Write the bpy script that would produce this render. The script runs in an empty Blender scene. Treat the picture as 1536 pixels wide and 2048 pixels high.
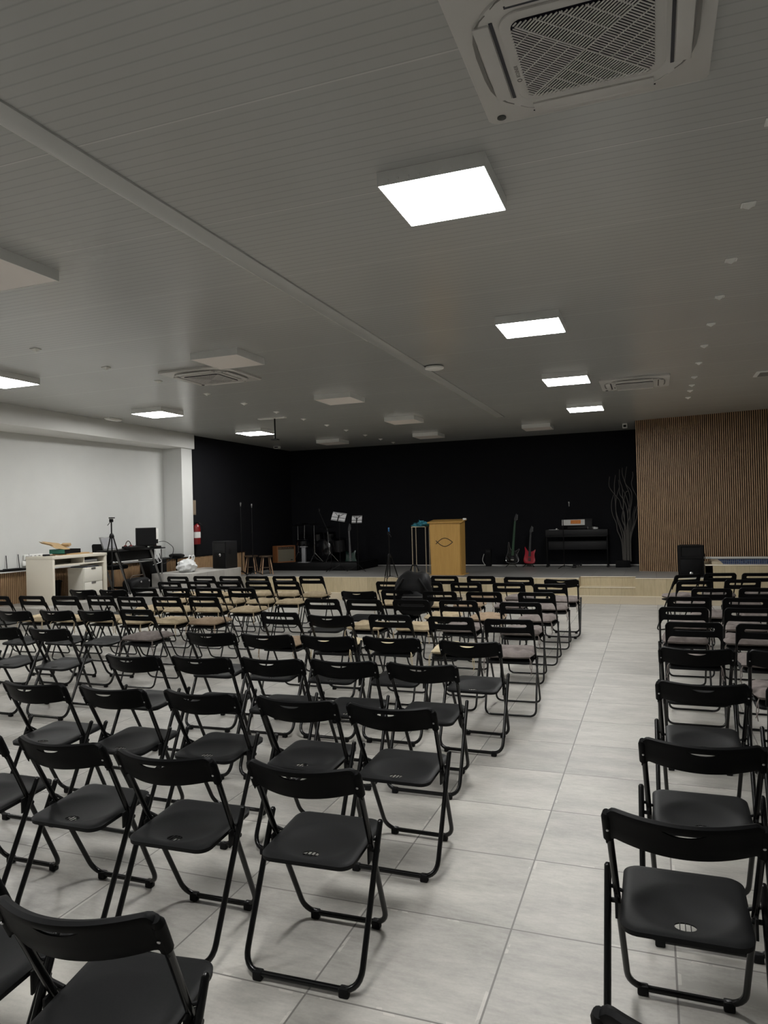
import bpy, bmesh, math, random
from mathutils import Vector, Matrix, noise
random.seed(7)
scene = bpy.context.scene
COL = scene.collection
PI = math.pi

# ------------------------------------------------------------------ materials
def mat(name, color=(.5, .5, .5), rough=.5, metal=0.0, spec=.5, emit=None, estr=0.0, coat=0.0):
    m = bpy.data.materials.new(name); m.use_nodes = True
    b = m.node_tree.nodes['Principled BSDF']
    b.inputs['Base Color'].default_value = (*color, 1)
    b.inputs['Roughness'].default_value = rough
    b.inputs['Metallic'].default_value = metal
    b.inputs['Specular IOR Level'].default_value = spec
    b.inputs['Coat Weight'].default_value = coat
    if emit:
        b.inputs['Emission Color'].default_value = (*emit, 1)
        b.inputs['Emission Strength'].default_value = estr
    return m

class NT:
    """small helper to chain shader nodes"""
    def __init__(s, m):
        s.m = m; s.t = m.node_tree; s.b = s.t.nodes['Principled BSDF']
    def n(s, typ, **kw):
        nd = s.t.nodes.new(typ)
        for k, v in kw.items():
            setattr(nd, k, v)
        return nd
    def l(s, a, b):
        s.t.links.new(a, b)
    def pos(s):
        return s.n('ShaderNodeNewGeometry').outputs['Position']
    def objc(s):
        return s.n('ShaderNodeTexCoord').outputs['Object']
    def math(s, op, a, b=None, c=None):
        nd = s.n('ShaderNodeMath', operation=op)
        for i, v in enumerate((a, b, c)):
            if v is None: continue
            if isinstance(v, (int, float)): nd.inputs[i].default_value = v
            else: s.l(v, nd.inputs[i])
        return nd.outputs[0]
    def mapv(s, v, scale=(1, 1, 1), loc=(0, 0, 0)):
        nd = s.n('ShaderNodeMapping'); s.l(v, nd.inputs[0])
        nd.inputs['Scale'].default_value = scale; nd.inputs['Location'].default_value = loc
        return nd.outputs[0]
    def noise(s, v, scale, detail=4, rough=.55):
        nd = s.n('ShaderNodeTexNoise'); s.l(v, nd.inputs['Vector'])
        nd.inputs['Scale'].default_value = scale; nd.inputs['Detail'].default_value = detail
        nd.inputs['Roughness'].default_value = rough
        return nd.outputs['Fac']
    def ramp(s, f, stops):
        nd = s.n('ShaderNodeValToRGB'); s.l(f, nd.inputs[0])
        e = nd.color_ramp.elements
        while len(e) < len(stops): e.new(.5)
        for el, (p, c) in zip(e, stops):
            el.position = p; el.color = (*c, 1) if len(c) == 3 else c
        return nd.outputs[0]
    def mix(s, f, a, b, mode='MIX'):
        nd = s.n('ShaderNodeMix', data_type='RGBA', blend_type=mode)
        for sock, v in ((nd.inputs[0], f), (nd.inputs[6], a), (nd.inputs[7], b)):
            if isinstance(v, (int, float)): sock.default_value = v
            elif isinstance(v, tuple): sock.default_value = (*v, 1)
            else: s.l(v, sock)
        return nd.outputs[2]
    def bump(s, h, strength=.3, dist=.01):
        nd = s.n('ShaderNodeBump'); s.l(h, nd.inputs['Height'])
        nd.inputs['Strength'].default_value = strength; nd.inputs['Distance'].default_value = dist
        s.l(nd.outputs[0], s.b.inputs['Normal'])
    def color(s, c): s.l(c, s.b.inputs['Base Color'])
    def sep(s, v):
        nd = s.n('ShaderNodeSeparateXYZ'); s.l(v, nd.inputs[0]); return nd.outputs

def tile_mat(name, c0, c1, grout, size=.6, ox=-.5663, oy=2.8433, gw=.0035, rough=.45):
    m = mat(name, c0, rough); t = NT(m); p = t.pos(); x, y, z = t.sep(p)
    u = t.math('DIVIDE', t.math('SUBTRACT', x, ox), size); v = t.math('DIVIDE', t.math('SUBTRACT', y, oy), size)
    fu = t.math('ABSOLUTE', t.math('SUBTRACT', t.math('FRACT', u), .5)); fv = t.math('ABSOLUTE', t.math('SUBTRACT', t.math('FRACT', v), .5))
    edge = t.math('GREATER_THAN', t.math('MAXIMUM', fu, fv), .5 - gw / size)
    cid = t.n('ShaderNodeCombineXYZ'); t.l(t.math('FLOOR', u), cid.inputs[0]); t.l(t.math('FLOOR', v), cid.inputs[1])
    wn = t.n('ShaderNodeTexWhiteNoise', noise_dimensions='3D'); t.l(cid.outputs[0], wn.inputs['Vector'])
    off = t.n('ShaderNodeVectorMath', operation='MULTIPLY_ADD'); t.l(wn.outputs['Color'], off.inputs[0]); off.inputs[1].default_value = (7, 7, 7); t.l(p, off.inputs[2])
    n1 = t.noise(t.mapv(off.outputs[0], (1.3, 3.2, 1)), 1.6, 6, .62)
    n2 = t.noise(t.mapv(off.outputs[0], (3, 9, 1)), 6, 5, .6)
    n3 = t.noise(t.mapv(p, (1, 1, 1)), 90, 2, .5)
    f = t.math('ADD', t.math('MULTIPLY', n1, .62), t.math('ADD', t.math('MULTIPLY', n2, .28), t.math('MULTIPLY', n3, .1)))
    f = t.math('ADD', f, t.math('MULTIPLY', t.math('SUBTRACT', wn.outputs['Value'], .5), .12))
    col = t.ramp(f, [(.36, c0), (.64, c1)])
    # patchy pale rims beside the joints
    rim = t.math('GREATER_THAN', t.math('MAXIMUM', fu, fv), .5 - (gw + .012) / size)
    rn = t.math('GREATER_THAN', t.noise(t.mapv(off.outputs[0], (2, 2, 1)), 3.0, 3), .60)
    col = t.mix(t.math('MULTIPLY', t.math('MULTIPLY', rim, rn), .35), col, (min(1, c1[0] * 1.4), min(1, c1[1] * 1.4), min(1, c1[2] * 1.4)))
    t.color(t.mix(edge, col, grout))
    h = t.math('SUBTRACT', t.math('MULTIPLY', f, .2), edge)
    t.bump(h, .25, .002)
    r = t.math('ADD', rough - .08, t.math('MULTIPLY', f, .2)); t.l(r, t.b.inputs['Roughness'])
    return m

def plank_mat(name, c0, c1, w, axis=0, rough=.45):
    """pale vertical wood-look tiles of width w along X (or Y)"""
    m = mat(name, c0, rough); t = NT(m); p = t.pos(); s = t.sep(p); u = t.math('DIVIDE', s[axis], w)
    wn = t.n('ShaderNodeTexWhiteNoise', noise_dimensions='1D'); t.l(t.math('FLOOR', u), wn.inputs['W'])
    sc = (9, 9, 1.2)
    n = t.noise(t.mapv(p, sc), 5, 5)
    f = t.math('ADD', t.math('MULTIPLY', n, .7), t.math('MULTIPLY', wn.outputs['Value'], .35))
    col = t.ramp(f, [(.25, c0), (.8, c1)])
    fu = t.math('ABSOLUTE', t.math('SUBTRACT', t.math('FRACT', u), .5))
    e = t.math('GREATER_THAN', fu, .5 - .0025 / w)
    t.color(t.mix(t.math('MULTIPLY', e, .5), col, (c0[0] * .5, c0[1] * .5, c0[2] * .5)))
    return m

def wood_mat(name, c0, c1, rough=.45, scale=(2, 2, .25), ns=14):
    m = mat(name, c0, rough); t = NT(m); n = t.noise(t.mapv(t.objc(), scale), ns, 6, .6)
    t.color(t.ramp(n, [(.3, c0), (.7, c1)])); t.bump(n, .08, .002)
    return m

def noisy(name, c0, c1, rough, scale, bump=0.0, spec=.5, dist=.002):
    m = mat(name, c0, rough, spec=spec); t = NT(m); n = t.noise(t.objc(), scale, 4)
    t.color(t.ramp(n, [(.3, c0), (.7, c1)]))
    if bump: t.bump(n, bump, dist)
    return m

M = {}
M['floor'] = tile_mat('floor_tile_grey', (.29, .278, .255), (.47, .452, .415), (.15, .142, .13))
M['stage_tile'] = tile_mat('stage_tile_grey', (.17, .168, .16), (.25, .245, .235), (.10, .10, .095), oy=14.5)
M['strip_tile'] = plank_mat('beige_floor_plank', (.40, .345, .255), (.50, .435, .33), .6)
M['stage_front'] = plank_mat('beige_wood_look_tile', (.40, .335, .215), (.54, .46, .31), .2)
M['plat_tile'] = tile_mat('platform_tile_grey', (.30, .29, .27), (.40, .385, .36), (.2, .19, .18), oy=8.6)
M['white_wall'] = noisy('white_plaster', (.60, .605, .59), (.62, .625, .61), .7, 3)
M['black_wall'] = noisy('black_paint_wall', (.0028, .003, .0048), (.004, .0042, .0062), .85, 5, .05, .25)
M['beam_white'] = noisy('white_gypsum', (.68, .68, .66), (.70, .70, .68), .65, 3)
M['cover'] = mat('cover_strip_grey_white', (.50, .505, .495), .35)
M['trim_white'] = mat('white_lacquer_trim', (.62, .62, .6), .4)
M['edge_pale'] = mat('pale_edge_profile', (.72, .67, .56), .35)

def ceiling_mat():
    m = mat('ribbed_white_sheet', (.6, .6, .58), .24); t = NT(m); p = t.pos(); x, y, z = t.sep(p)
    per = .0715
    fy = t.math('FRACT', t.math('DIVIDE', y, per))
    g = t.math('ABSOLUTE', t.math('SUBTRACT', fy, .5))
    groove = t.math('SMOOTH_MIN', t.math('MULTIPLY', t.math('SUBTRACT', .5, g), 9), 1.0, .2)       # 0 in the groove
    panel = t.math('ABSOLUTE', t.math('SUBTRACT', t.math('FRACT', t.math('DIVIDE', t.math('ADD', y, .35), 1.0725)), .5))
    seam = t.math('GREATER_THAN', panel, .4955)
    # shallow crown between the grooves spreads the reflections along the hall
    crown = t.math('MULTIPLY', t.math('MULTIPLY', g, g), -1.0)
    h = t.math('ADD', t.math('MULTIPLY', groove, .45), t.math('MULTIPLY', crown, .9))
    n = t.noise(t.mapv(p, (.35, .35, .35)), 2, 3)
    base = t.ramp(n, [(.3, (.45, .455, .445)), (.7, (.48, .485, .475))])
    c = t.mix(t.math('MULTIPLY', t.math('SUBTRACT', 1.0, groove), .36), base, (.24, .243, .235))
    c = t.mix(t.math('MULTIPLY', seam, .6), c, (.66, .66, .64))
    t.color(c); t.bump(h, .22, .0018)
    return m
M['ceiling'] = ceiling_mat()
M['fixture_white'] = mat('fixture_white_plastic', (.82, .82, .79), .4)
M['housing'] = noisy('lamp_housing_white', (.74, .745, .73), (.78, .785, .77), .4, 3)
M['diff_on'] = mat('lit_diffuser', (.9, .9, .9), .5, emit=(1.0, .995, .972), estr=60)
M['diff_off'] = mat('unlit_diffuser', (.86, .80, .76), .5)
M['dark_gap'] = mat('dark_recess', (.02, .02, .022), .8)
M['grille_back'] = mat('filter_mauve', (.02, .018, .026), .95, spec=.1)
M['slot_blue'] = mat('slot_dark_blue', (.006, .007, .018), .4)
M['lens_dark'] = mat('sensor_lens', (.012, .02, .018), .25)
M['ac_white'] = mat('cassette_white', (.60, .585, .565), .4)
M['print_grey'] = mat('grey_print', (.22, .21, .2), .6)
# chairs
M['plastic'] = noisy('black_seat_plastic', (.0078, .008, .0084), (.0102, .0104, .0108), .5, 160, .1, .10, .0006)
M['back_plastic_shaded'] = noisy('black_back_plastic_shaded', (.0032, .0033, .0036), (.0042, .0043, .0047), .5, 160, .08, .08, .0006)  # seat plastic darkened, the weaker light on upright backs put into the colour
M['tube'] = mat('black_enamel_tube', (.0032, .0033, .0036), .25, spec=.35)
M['rubber'] = mat('black_rubber_foot', (.004, .004, .0044), .6, spec=.2)
M['screw'] = mat('steel_screw', (.55, .55, .56), .3, 1.0)
def cloth(name, a, b):
    m = noisy(name, a, b, .9, 22, .35, .2, .006); return m
M['c_b'] = cloth('beige_cotton', (.36, .285, .185), (.46, .375, .25))
M['c_o'] = cloth('tan_brown_cotton', (.27, .195, .13), (.35, .26, .18))
M['c_m'] = cloth('mauve_grey_cotton', (.155, .132, .125), (.215, .185, .172))
M['c_c'] = cloth('cream_cotton', (.50, .42, .275), (.60, .51, .35))
# furniture
M['slat'] = wood_mat('walnut_slat', (.27, .165, .088), (.43, .275, .155), .5, (3, 3, .5), 10)
M['slat_back'] = mat('black_felt', (.004, .0035, .003), .95, spec=.1)
M['pine'] = wood_mat('honey_wood', (.44, .25, .062), (.53, .315, .088), .42, (5, 5, .35), 8)
M['engrave'] = mat('dark_engraving', (.035, .02, .008), .6)
M['desk_white'] = mat('cream_white_laminate', (.66, .62, .53), .4)
M['unit_white'] = mat('white_metal_cabinet', (.62, .6, .54), .4)
M['steel'] = mat('brushed_steel', (.4, .4, .4), .35, 1.0)
M['black'] = mat('matte_black', (.0032, .0032, .0036), .5, spec=.2)
M['black_soft'] = mat('soft_black', (.005, .005, .0055), .75, spec=.15)
M['grill'] = noisy('speaker_grille_black', (.0025, .0025, .003), (.005, .005, .0055), .6, 300, .2, .15)
M['dark_grey'] = mat('dark_grey_plastic', (.010, .010, .011), .5, spec=.25)
M['grey_metal'] = mat('grey_painted_metal', (.11, .108, .105), .4, .3)
M['glossy_black'] = mat('gloss_black', (.004, .004, .005), .12)
M['chrome'] = mat('chrome', (.7, .7, .72), .18, 1.0)
M['card'] = noisy('brown_cardboard', (.36, .24, .115), (.45, .31, .16), .8, 14)
M['green_print'] = mat('green_box_print', (.015, .14, .095), .6)
M['navy'] = mat('navy_folder', (.012, .03, .11), .5)
M['paper'] = mat('white_paper', (.62, .62, .61), .7)
M['paper_grey'] = mat('sheet_music_paper', (.50, .50, .51), .8)
M['orange'] = noisy('orange_print', (.62, .17, .025), (.74, .28, .06), .7, 30)
M['red'] = mat('red_enamel', (.17, .006, .008), .35)
M['red_gtr'] = mat('red_guitar_lacquer', (.36, .006, .02), .22)
M['green_neck'] = mat('green_neck_lacquer', (.02, .075, .03), .35)
M['dk_green'] = mat('dark_green_lacquer', (.008, .03, .022), .25)
M['fret'] = mat('dark_fretboard', (.02, .02, .022), .45)
M['teal'] = noisy('teal_cloth', (.03, .20, .27), (.06, .31, .40), .8, 20)
M['blue'] = mat('blue_plastic', (.02, .13, .32), .4)
M['gold'] = mat('pale_gold_metal', (.50, .42, .30), .35, .8)
M['mosaic'] = None
M['bag_black'] = noisy('black_nylon', (.003, .003, .0034), (.0055, .0055, .006), .6, 40, .3, .2)
M['bag_white'] = noisy('white_plastic_bag', (.62, .63, .63), (.72, .73, .73), .35, 6, .5, .5, .01)
M['amp_wood'] = wood_mat('amp_cabinet_wood', (.16, .06, .02), (.24, .095, .035), .45)
M['amp_cloth'] = noisy('amp_grille_cloth', (.10, .09, .065), (.14, .125, .09), .9, 200)
M['tan'] = wood_mat('tan_leg_wood', (.28, .17, .10), (.36, .23, .14), .5)
M['dk_wood'] = wood_mat('dark_stained_wood', (.035, .020, .010), (.06, .036, .018), .55)
M['branch'] = mat('grey_willow_branch', (.105, .098, .09), .8, spec=.2)
M['tape'] = mat('white_label', (.6, .6, .58), .6)
M['sign'] = mat('tan_board', (.19, .145, .10), .7)
M['pale_grey'] = mat('pale_grey_paint', (.20, .20, .21), .45)

def mosaic_mat():
    m = mat('blue_pool_mosaic', (.02, .05, .14), .25); t = NT(m); p = t.pos(); x, y, z = t.sep(p); s = .036
    u = t.math('DIVIDE', x, s); v = t.math('DIVIDE', z, s)
    e = t.math('GREATER_THAN', t.math('MAXIMUM', t.math('ABSOLUTE', t.math('SUBTRACT', t.math('FRACT', u), .5)), t.math('ABSOLUTE', t.math('SUBTRACT', t.math('FRACT', v), .5))), .42)
    c = t.n('ShaderNodeCombineXYZ'); t.l(t.math('FLOOR', u), c.inputs[0]); t.l(t.math('FLOOR', v), c.inputs[1])
    w = t.n('ShaderNodeTexWhiteNoise', noise_dimensions='3D'); t.l(c.outputs[0], w.inputs['Vector'])
    t.color(t.mix(e, t.ramp(w.outputs['Value'], [(0, (.012, .03, .11)), (1, (.04, .09, .22))]), (.32, .33, .34)))
    return m
M['mosaic'] = mosaic_mat()

# ------------------------------------------------------------------ mesh helpers
class MB:
    def __init__(s): s.bm = bmesh.new()
    def box(s, c, d, bevel=0.0, rot=None, seg=2):
        r = bmesh.ops.create_cube(s.bm, size=1.0); vs = r['verts']
        bmesh.ops.scale(s.bm, vec=d, verts=vs)
        if bevel > 0:
            es = list({e for v in vs for e in v.link_edges})
            rb = bmesh.ops.bevel(s.bm, geom=es, offset=bevel, segments=seg, profile=.5, affect='EDGES')
            vs = list({v for f in rb['faces'] for v in f.verts} | {v for v in vs if v.is_valid})
            # gather the whole island
            seen = set(vs); st = list(vs)
            while st:
                v = st.pop()
                for e in v.link_edges:
                    o = e.other_vert(v)
                    if o not in seen: seen.add(o); st.append(o)
            vs = list(seen)
        if rot is not None: bmesh.ops.transform(s.bm, matrix=rot.to_4x4(), verts=vs)
        bmesh.ops.translate(s.bm, vec=c, verts=vs)
        return s
    def bb(s, x0, x1, y0, y1, z0, z1, bevel=0.0):
        return s.box(((x0 + x1) / 2, (y0 + y1) / 2, (z0 + z1) / 2), (abs(x1 - x0), abs(y1 - y0), abs(z1 - z0)), bevel)
    def tube(s, pts, r, n=8, closed=False, rads=None):
        pts = [Vector(p) for p in pts]; N = len(pts); rings = []
        t0 = (pts[1] - pts[0]).normalized()
        up = Vector((0, 0, 1)) if abs(t0.z) < .9 else Vector((1, 0, 0))
        nrm = t0.cross(up).normalized()
        for i, p in enumerate(pts):
            if closed: t = (pts[(i + 1) % N] - pts[i - 1]).normalized()
            elif i == 0: t = (pts[1] - pts[0]).normalized()
            elif i == N - 1: t = (pts[-1] - pts[-2]).normalized()
            else: t = ((pts[i + 1] - p).normalized() + (p - pts[i - 1]).normalized()).normalized()
            nrm = (nrm - t * nrm.dot(t)).normalized(); b = t.cross(nrm)
            rr = rads[i] if rads else r
            rings.append([s.bm.verts.new(p + nrm * (rr * math.cos(2 * PI * k / n)) + b * (rr * math.sin(2 * PI * k / n))) for k in range(n)])
        m = N if closed else N - 1
        for i in range(m):
            a, b = rings[i], rings[(i + 1) % N]
            for k in range(n): s.bm.faces.new((a[k], a[(k + 1) % n], b[(k + 1) % n], b[k]))
        if not closed:
            s.bm.faces.new(rings[0][::-1]); s.bm.faces.new(rings[-1])
        return s
    def lathe(s, prof, c=(0, 0, 0), n=24, rot=None):
        rings = []; c = Vector(c)
        for r, z in prof:
            if r < 1e-5:
                v = Vector((0, 0, z)); v = rot @ v if rot is not None else v
                rings.append([s.bm.verts.new(v + c)])
            else:
                ring = []
                for k in range(n):
                    v = Vector((r * math.cos(2 * PI * k / n), r * math.sin(2 * PI * k / n), z)); v = rot @ v if rot is not None else v
                    ring.append(s.bm.verts.new(v + c))
                rings.append(ring)
        for a, b in zip(rings, rings[1:]):
            if len(a) == 1 and len(b) == 1: continue
            for k in range(n):
                k2 = (k + 1) % n
                if len(a) == 1: s.bm.faces.new((a[0], b[k2], b[k]))
                elif len(b) == 1: s.bm.faces.new((a[k], a[k2], b[0]))
                else: s.bm.faces.new((a[k], a[k2], b[k2], b[k]))
        if len(rings[0]) > 1: s.bm.faces.new(rings[0][::-1])
        if len(rings[-1]) > 1: s.bm.faces.new(rings[-1])
        return s
    def prism(s, poly, h0, h1, mtx=None, bevel=0.0):
        """extrude a 2-D outline (local xy) from h0 to h1 along local z, then place with mtx"""
        a = [s.bm.verts.new((x, y, h0)) for x, y in poly]; b = [s.bm.verts.new((x, y, h1)) for x, y in poly]
        n = len(poly); fs = [s.bm.faces.new(a[::-1]), s.bm.faces.new(b)]
        for k in range(n): s.bm.faces.new((a[k], a[(k + 1) % n], b[(k + 1) % n], b[k]))
        vs = a + b
        if bevel:
            es = [e for f in fs for e in f.edges]
            bmesh.ops.bevel(s.bm, geom=es, offset=bevel, segments=2, profile=.5, affect='EDGES')
            seen = set(v for v in vs if v.is_valid)
            st = list(seen)
            if not st: st = [f.verts[0] for f in s.bm.faces][-1:]; seen = set(st)
            while st:
                v = st.pop()
                for e in v.link_edges:
                    o = e.other_vert(v)
                    if o not in seen: seen.add(o); st.append(o)
            vs = list(seen)
        if mtx is not None: bmesh.ops.transform(s.bm, matrix=mtx, verts=vs)
        return s
    def quad(s, *p):
        s.bm.faces.new([s.bm.verts.new(q) for q in p]); return s
    def mesh(s, name, sharp=40, recalc=True):
        if recalc: bmesh.ops.recalc_face_normals(s.bm, faces=s.bm.faces[:])
        me = bpy.data.meshes.new(name); s.bm.to_mesh(me); s.bm.free()
        for p in me.polygons: p.use_smooth = True
        me.set_sharp_from_angle(angle=math.radians(sharp))
        return me
    def build(s, name, m, parent=None, loc=None, sharp=40, mats=None):
        me = s.mesh(name, sharp)
        return link(name, me, m, parent, loc)

def link(name, me, m, parent=None, loc=None):
    if m is not None and not me.materials: me.materials.append(m)
    o = bpy.data.objects.new(name, me); COL.objects.link(o)
    if parent is not None: o.parent = parent
    if loc is not None: o.location = loc
    return o

def tag(o, label=None, cat=None, group=None, kind=None):
    if label: o['label'] = label
    if cat: o['category'] = cat
    if group: o['group'] = group
    if kind: o['kind'] = kind
    return o
def thing(name, label, cat, loc=(0, 0, 0), rz=0.0, group=None):
    o = bpy.data.objects.new(name, None); COL.objects.link(o)
    o.empty_display_size = .1
    o.location = loc; o.rotation_euler = (0, 0, rz)
    return tag(o, label, cat, group)
def struct(name, mb, m, parent=None):
    o = mb.build(name, m, parent)
    if parent is None: o['kind'] = 'structure'
    return o
def copy_tree(o, parent=None):
    c = o.copy(); COL.objects.link(c)
    if parent is not None: c.parent = parent
    for ch in list(o.children): copy_tree(ch, c)
    return c
def baked(o):
    """apply the modifiers of a prototype so that copies share plain mesh data"""
    dg = bpy.context.evaluated_depsgraph_get(); dg.update()
    me = bpy.data.meshes.new_from_object(o.evaluated_get(dg))
    o.modifiers.clear(); old = o.data; o.data = me; bpy.data.meshes.remove(old)
    for p in me.polygons: p.use_smooth = True
    me.set_sharp_from_angle(angle=math.radians(38))
    return o

def rounded(pts, r, n=6):
    """polyline with its inner corners rounded"""
    P = [Vector(p) for p in pts]; out = [P[0]]
    for i in range(1, len(P) - 1):
        a, b, c = P[i - 1], P[i], P[i + 1]; u = (a - b).normalized(); v = (c - b).normalized()
        rr = min(r, (a - b).length * .49, (c - b).length * .49)
        s0 = b + u * rr; s1 = b + v * rr
        for k in range(n + 1):
            t = k / n; out.append((1 - t) ** 2 * s0 + 2 * t * (1 - t) * b + t * t * s1)
    out.append(P[-1]); return out
def rrect(w, d, r, n=6, cx=0, cy=0):
    out = []
    for (sx, sy, a0) in ((1, 1, 0), (-1, 1, 90), (-1, -1, 180), (1, -1, 270)):
        for k in range(n + 1):
            a = math.radians(a0 + 90 * k / n)
            out.append((cx + sx * (w / 2 - r) + r * math.cos(a), cy + sy * (d / 2 - r) + r * math.sin(a)))
    return out
def blob(size, seed=0, amp=.1, fr=3.0, e=2.6, n=24, m=14, flat=None):
    """superellipsoid with soft dents; size = half extents"""
    mb = MB(); rings = []
    def sp(v, p): return math.copysign(abs(v) ** p, v)
    for i in range(m + 1):
        ph = -PI / 2 + PI * i / m; ring = []
        for k in range(n):
            th = 2 * PI * k / n
            x = sp(math.cos(ph), 2 / e) * sp(math.cos(th), 2 / e); y = sp(math.cos(ph), 2 / e) * sp(math.sin(th), 2 / e); z = sp(math.sin(ph), 2 / e)
            p = Vector((x, y, z)); d = 1 + amp * noise.noise(p * fr + Vector((seed * 7.3, seed * 1.7, 0)))
            p = Vector((p.x * size[0] * d, p.y * size[1] * d, p.z * size[2] * d))
            if flat is not None and p.z < flat: p.z = flat
            ring.append(p)
            if i in (0, m): break
        rings.append([mb.bm.verts.new(q) for q in ring])
    for a, b in zip(rings, rings[1:]):
        for k in range(n):
            k2 = (k + 1) % n
            if len(a) == 1: mb.bm.faces.new((a[0], b[k2], b[k]))
            elif len(b) == 1: mb.bm.faces.new((a[k], a[k2], b[0]))
            else: mb.bm.faces.new((a[k], a[k2], b[k2], b[k]))
    return mb
def text_mesh(s, size, name):
    cu = bpy.data.curves.new(name, 'FONT'); cu.body = s; cu.size = size; cu.extrude = .0004; cu.align_x = 'CENTER'; cu.align_y = 'CENTER'
    o = bpy.data.objects.new(name, cu); COL.objects.link(o)
    dg = bpy.context.evaluated_depsgraph_get(); dg.update()
    me = bpy.data.meshes.new_from_object(o.evaluated_get(dg))
    bpy.data.objects.remove(o); bpy.data.curves.remove(cu)
    return me

# ------------------------------------------------------------------ camera
f_px, cam_h = 1449.209, 1.6343
Rv = Vector((.937203, .347772, -.026552)); Uv = Vector((.027318, .002702, .999623)); Fv = Vector((-.347712, .937575, .006968))
cam = bpy.data.cameras.new('camera'); co = bpy.data.objects.new('camera', cam); COL.objects.link(co)
cam.sensor_fit = 'AUTO'; cam.sensor_width = 36.0; cam.lens = f_px * 36.0 / 2048.0; cam.clip_start = .02; cam.clip_end = 100
mw = Matrix(((Rv.x, Uv.x, -Fv.x, 0), (Rv.y, Uv.y, -Fv.y, 0), (Rv.z, Uv.z, -Fv.z, cam_h), (0, 0, 0, 1)))
co.matrix_world = mw; scene.camera = co
scene.view_settings.view_transform = 'Standard'; scene.view_settings.look = 'None'
scene.view_settings.gamma = 1.0; scene.view_settings.exposure = 0.0; scene.view_settings.use_curve_mapping = False

# ------------------------------------------------------------------ room shell
CZ = 3.525; SZ = .356; XL = -10.9; XR = 4.6; YB = -5.0; SY = 14.5; BY = 17.9; SXL = -9.36
struct('floor', MB().bb(XL - .2, XR + .2, YB - .2, BY + .2, -.12, 0), M['floor'])
struct('ceiling', MB().bb(XL - .2, XR + .2, YB - .2, BY + .2, CZ, CZ + .12), M['ceiling'])
def WX(y): return -10.05 + .0592 * (y - 8.0)
wl = MB(); wl.prism([(WX(YB), YB), (WX(13.2), 13.2), (WX(13.2) - .3, 13.2), (WX(YB) - .3, YB)], 0, CZ); struct('wall_left', wl, M['white_wall'])
struct('wall_right', MB().bb(XR, XR + .2, YB, BY, 0, CZ), M['white_wall'])
struct('wall_rear', MB().bb(XL - .2, XR, YB - .2, YB, 0, CZ), M['white_wall'])
struct('wall_back', MB().bb(XL - .2, XR, BY, BY + .2, 0, CZ), M['black_wall'])
struct('wall_stage_left', MB().bb(XL - .2, SXL, 13.24, BY, 0, CZ), M['black_wall'])
struct('beam_left', MB().bb(XL, -9.235, YB, 13.245, 3.21, CZ, .004), M['beam_white'])
struct('column_left', MB().bb(XL, -9.3, 12.86, 13.235, 0, 3.21, .004), M['white_wall'])
struct('trim_1', MB().bb(-2.80, -2.65, YB, 14.0, CZ - .012, CZ + .01, .002), M['cover'])
struct('trim_9', MB().bb(-2.812, -2.80, YB, 7.2, CZ - .010, CZ + .01, .002), M['trim_white'])

# stage with two recessed steps
st = MB()
st.bb(SXL, -1.38, SY, BY, 0, SZ - .012); st.bb(-1.38, -.345, SY + .36, BY, 0, SZ - .012); st.bb(-.345, .88, SY, BY, 0, SZ - .012)
st.bb(-1.38, -.345, SY + .05, SY + .36, 0, SZ / 2 - .006)
struct('stage_front', st, M['stage_front'])
sf = MB()
sf.bb(SXL, -1.38, SY, BY, SZ - .012, SZ); sf.bb(-1.38, -.345, SY + .36, BY, SZ - .012, SZ); sf.bb(-.345, .88, SY, BY, SZ - .012, SZ)
struct('stage_floor', sf, M['stage_tile'])
tr = MB()
tr.bb(SXL, -1.38, SY - .006, SY, SZ - .014, SZ - .001); tr.bb(-.345, .88, SY - .006, SY, SZ - .014, SZ - .001)
tr.bb(-1.38, -.345, SY + .35, SY + .358, SZ - .014, SZ - .001); tr.bb(-1.38, -.345, SY + .042, SY + .05, SZ / 2 - .016, SZ / 2 - .004)
tr.bb(-8.3, 3.0, SY - .012, SY, 0, .014)  # bright line of light along the riser foot, built as a pale strip
struct('trim_2', tr, M['edge_pale'])
struct('trim_3', MB().bb(-8.3, XR, 13.3, SY - .012, 0, .004), M['strip_tile'])
struct('trim_4', MB().bb(SXL, -.3, BY - .012, BY, SZ, SZ + .02), M['trim_white'])       # pale skirting strip at the foot of the black wall

# slatted walnut wall, standing a little in front of the black one and slightly turned
def slat_run(p0, p1, z0, z1, pitch, w, depth, name, back=.012):
    p0 = Vector((*p0, 0)); p1 = Vector((*p1, 0)); d = (p1 - p0); L = d.length; d.normalize(); nrm = Vector((d.y, -d.x, 0))   # towards the room
    n = int(L / pitch); rot = Matrix((( d.x, -nrm.x, 0), (d.y, -nrm.y, 0), (0, 0, 1)))
    sl = MB()
    for i in range(n):
        c = p0 + d * (pitch * (i + .5)) + nrm * (depth / 2); c.z = (z0 + z1) / 2
        sl.box(c, (w, depth, z1 - z0), 0, rot)
    bk = MB(); c = p0 + d * (L / 2) - nrm * (back / 2); c.z = (z0 + z1) / 2
    bk.box(c, (L, back, z1 - z0), 0, rot)
    b = struct(name, bk, M['slat_back'])
    sl.build('slats', M['slat'], b)
    return b
W0, W1 = (-.3, 16.17), (4.3, 15.25)
slat_run(W0, W1, SZ, CZ, .0385, .0215, .016, 'wall_slatted')
mb = MB(); mb.quad((-.3, 16.18, SZ), (-.3, 17.9, SZ), (-.3, 17.9, CZ), (-.3, 16.18, CZ)); struct('wall_slatted_return', mb, M['black_wall'])
mb = MB(); mb.bb(.88, XR, 15.75, 15.78, 0, 1.0)

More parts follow.
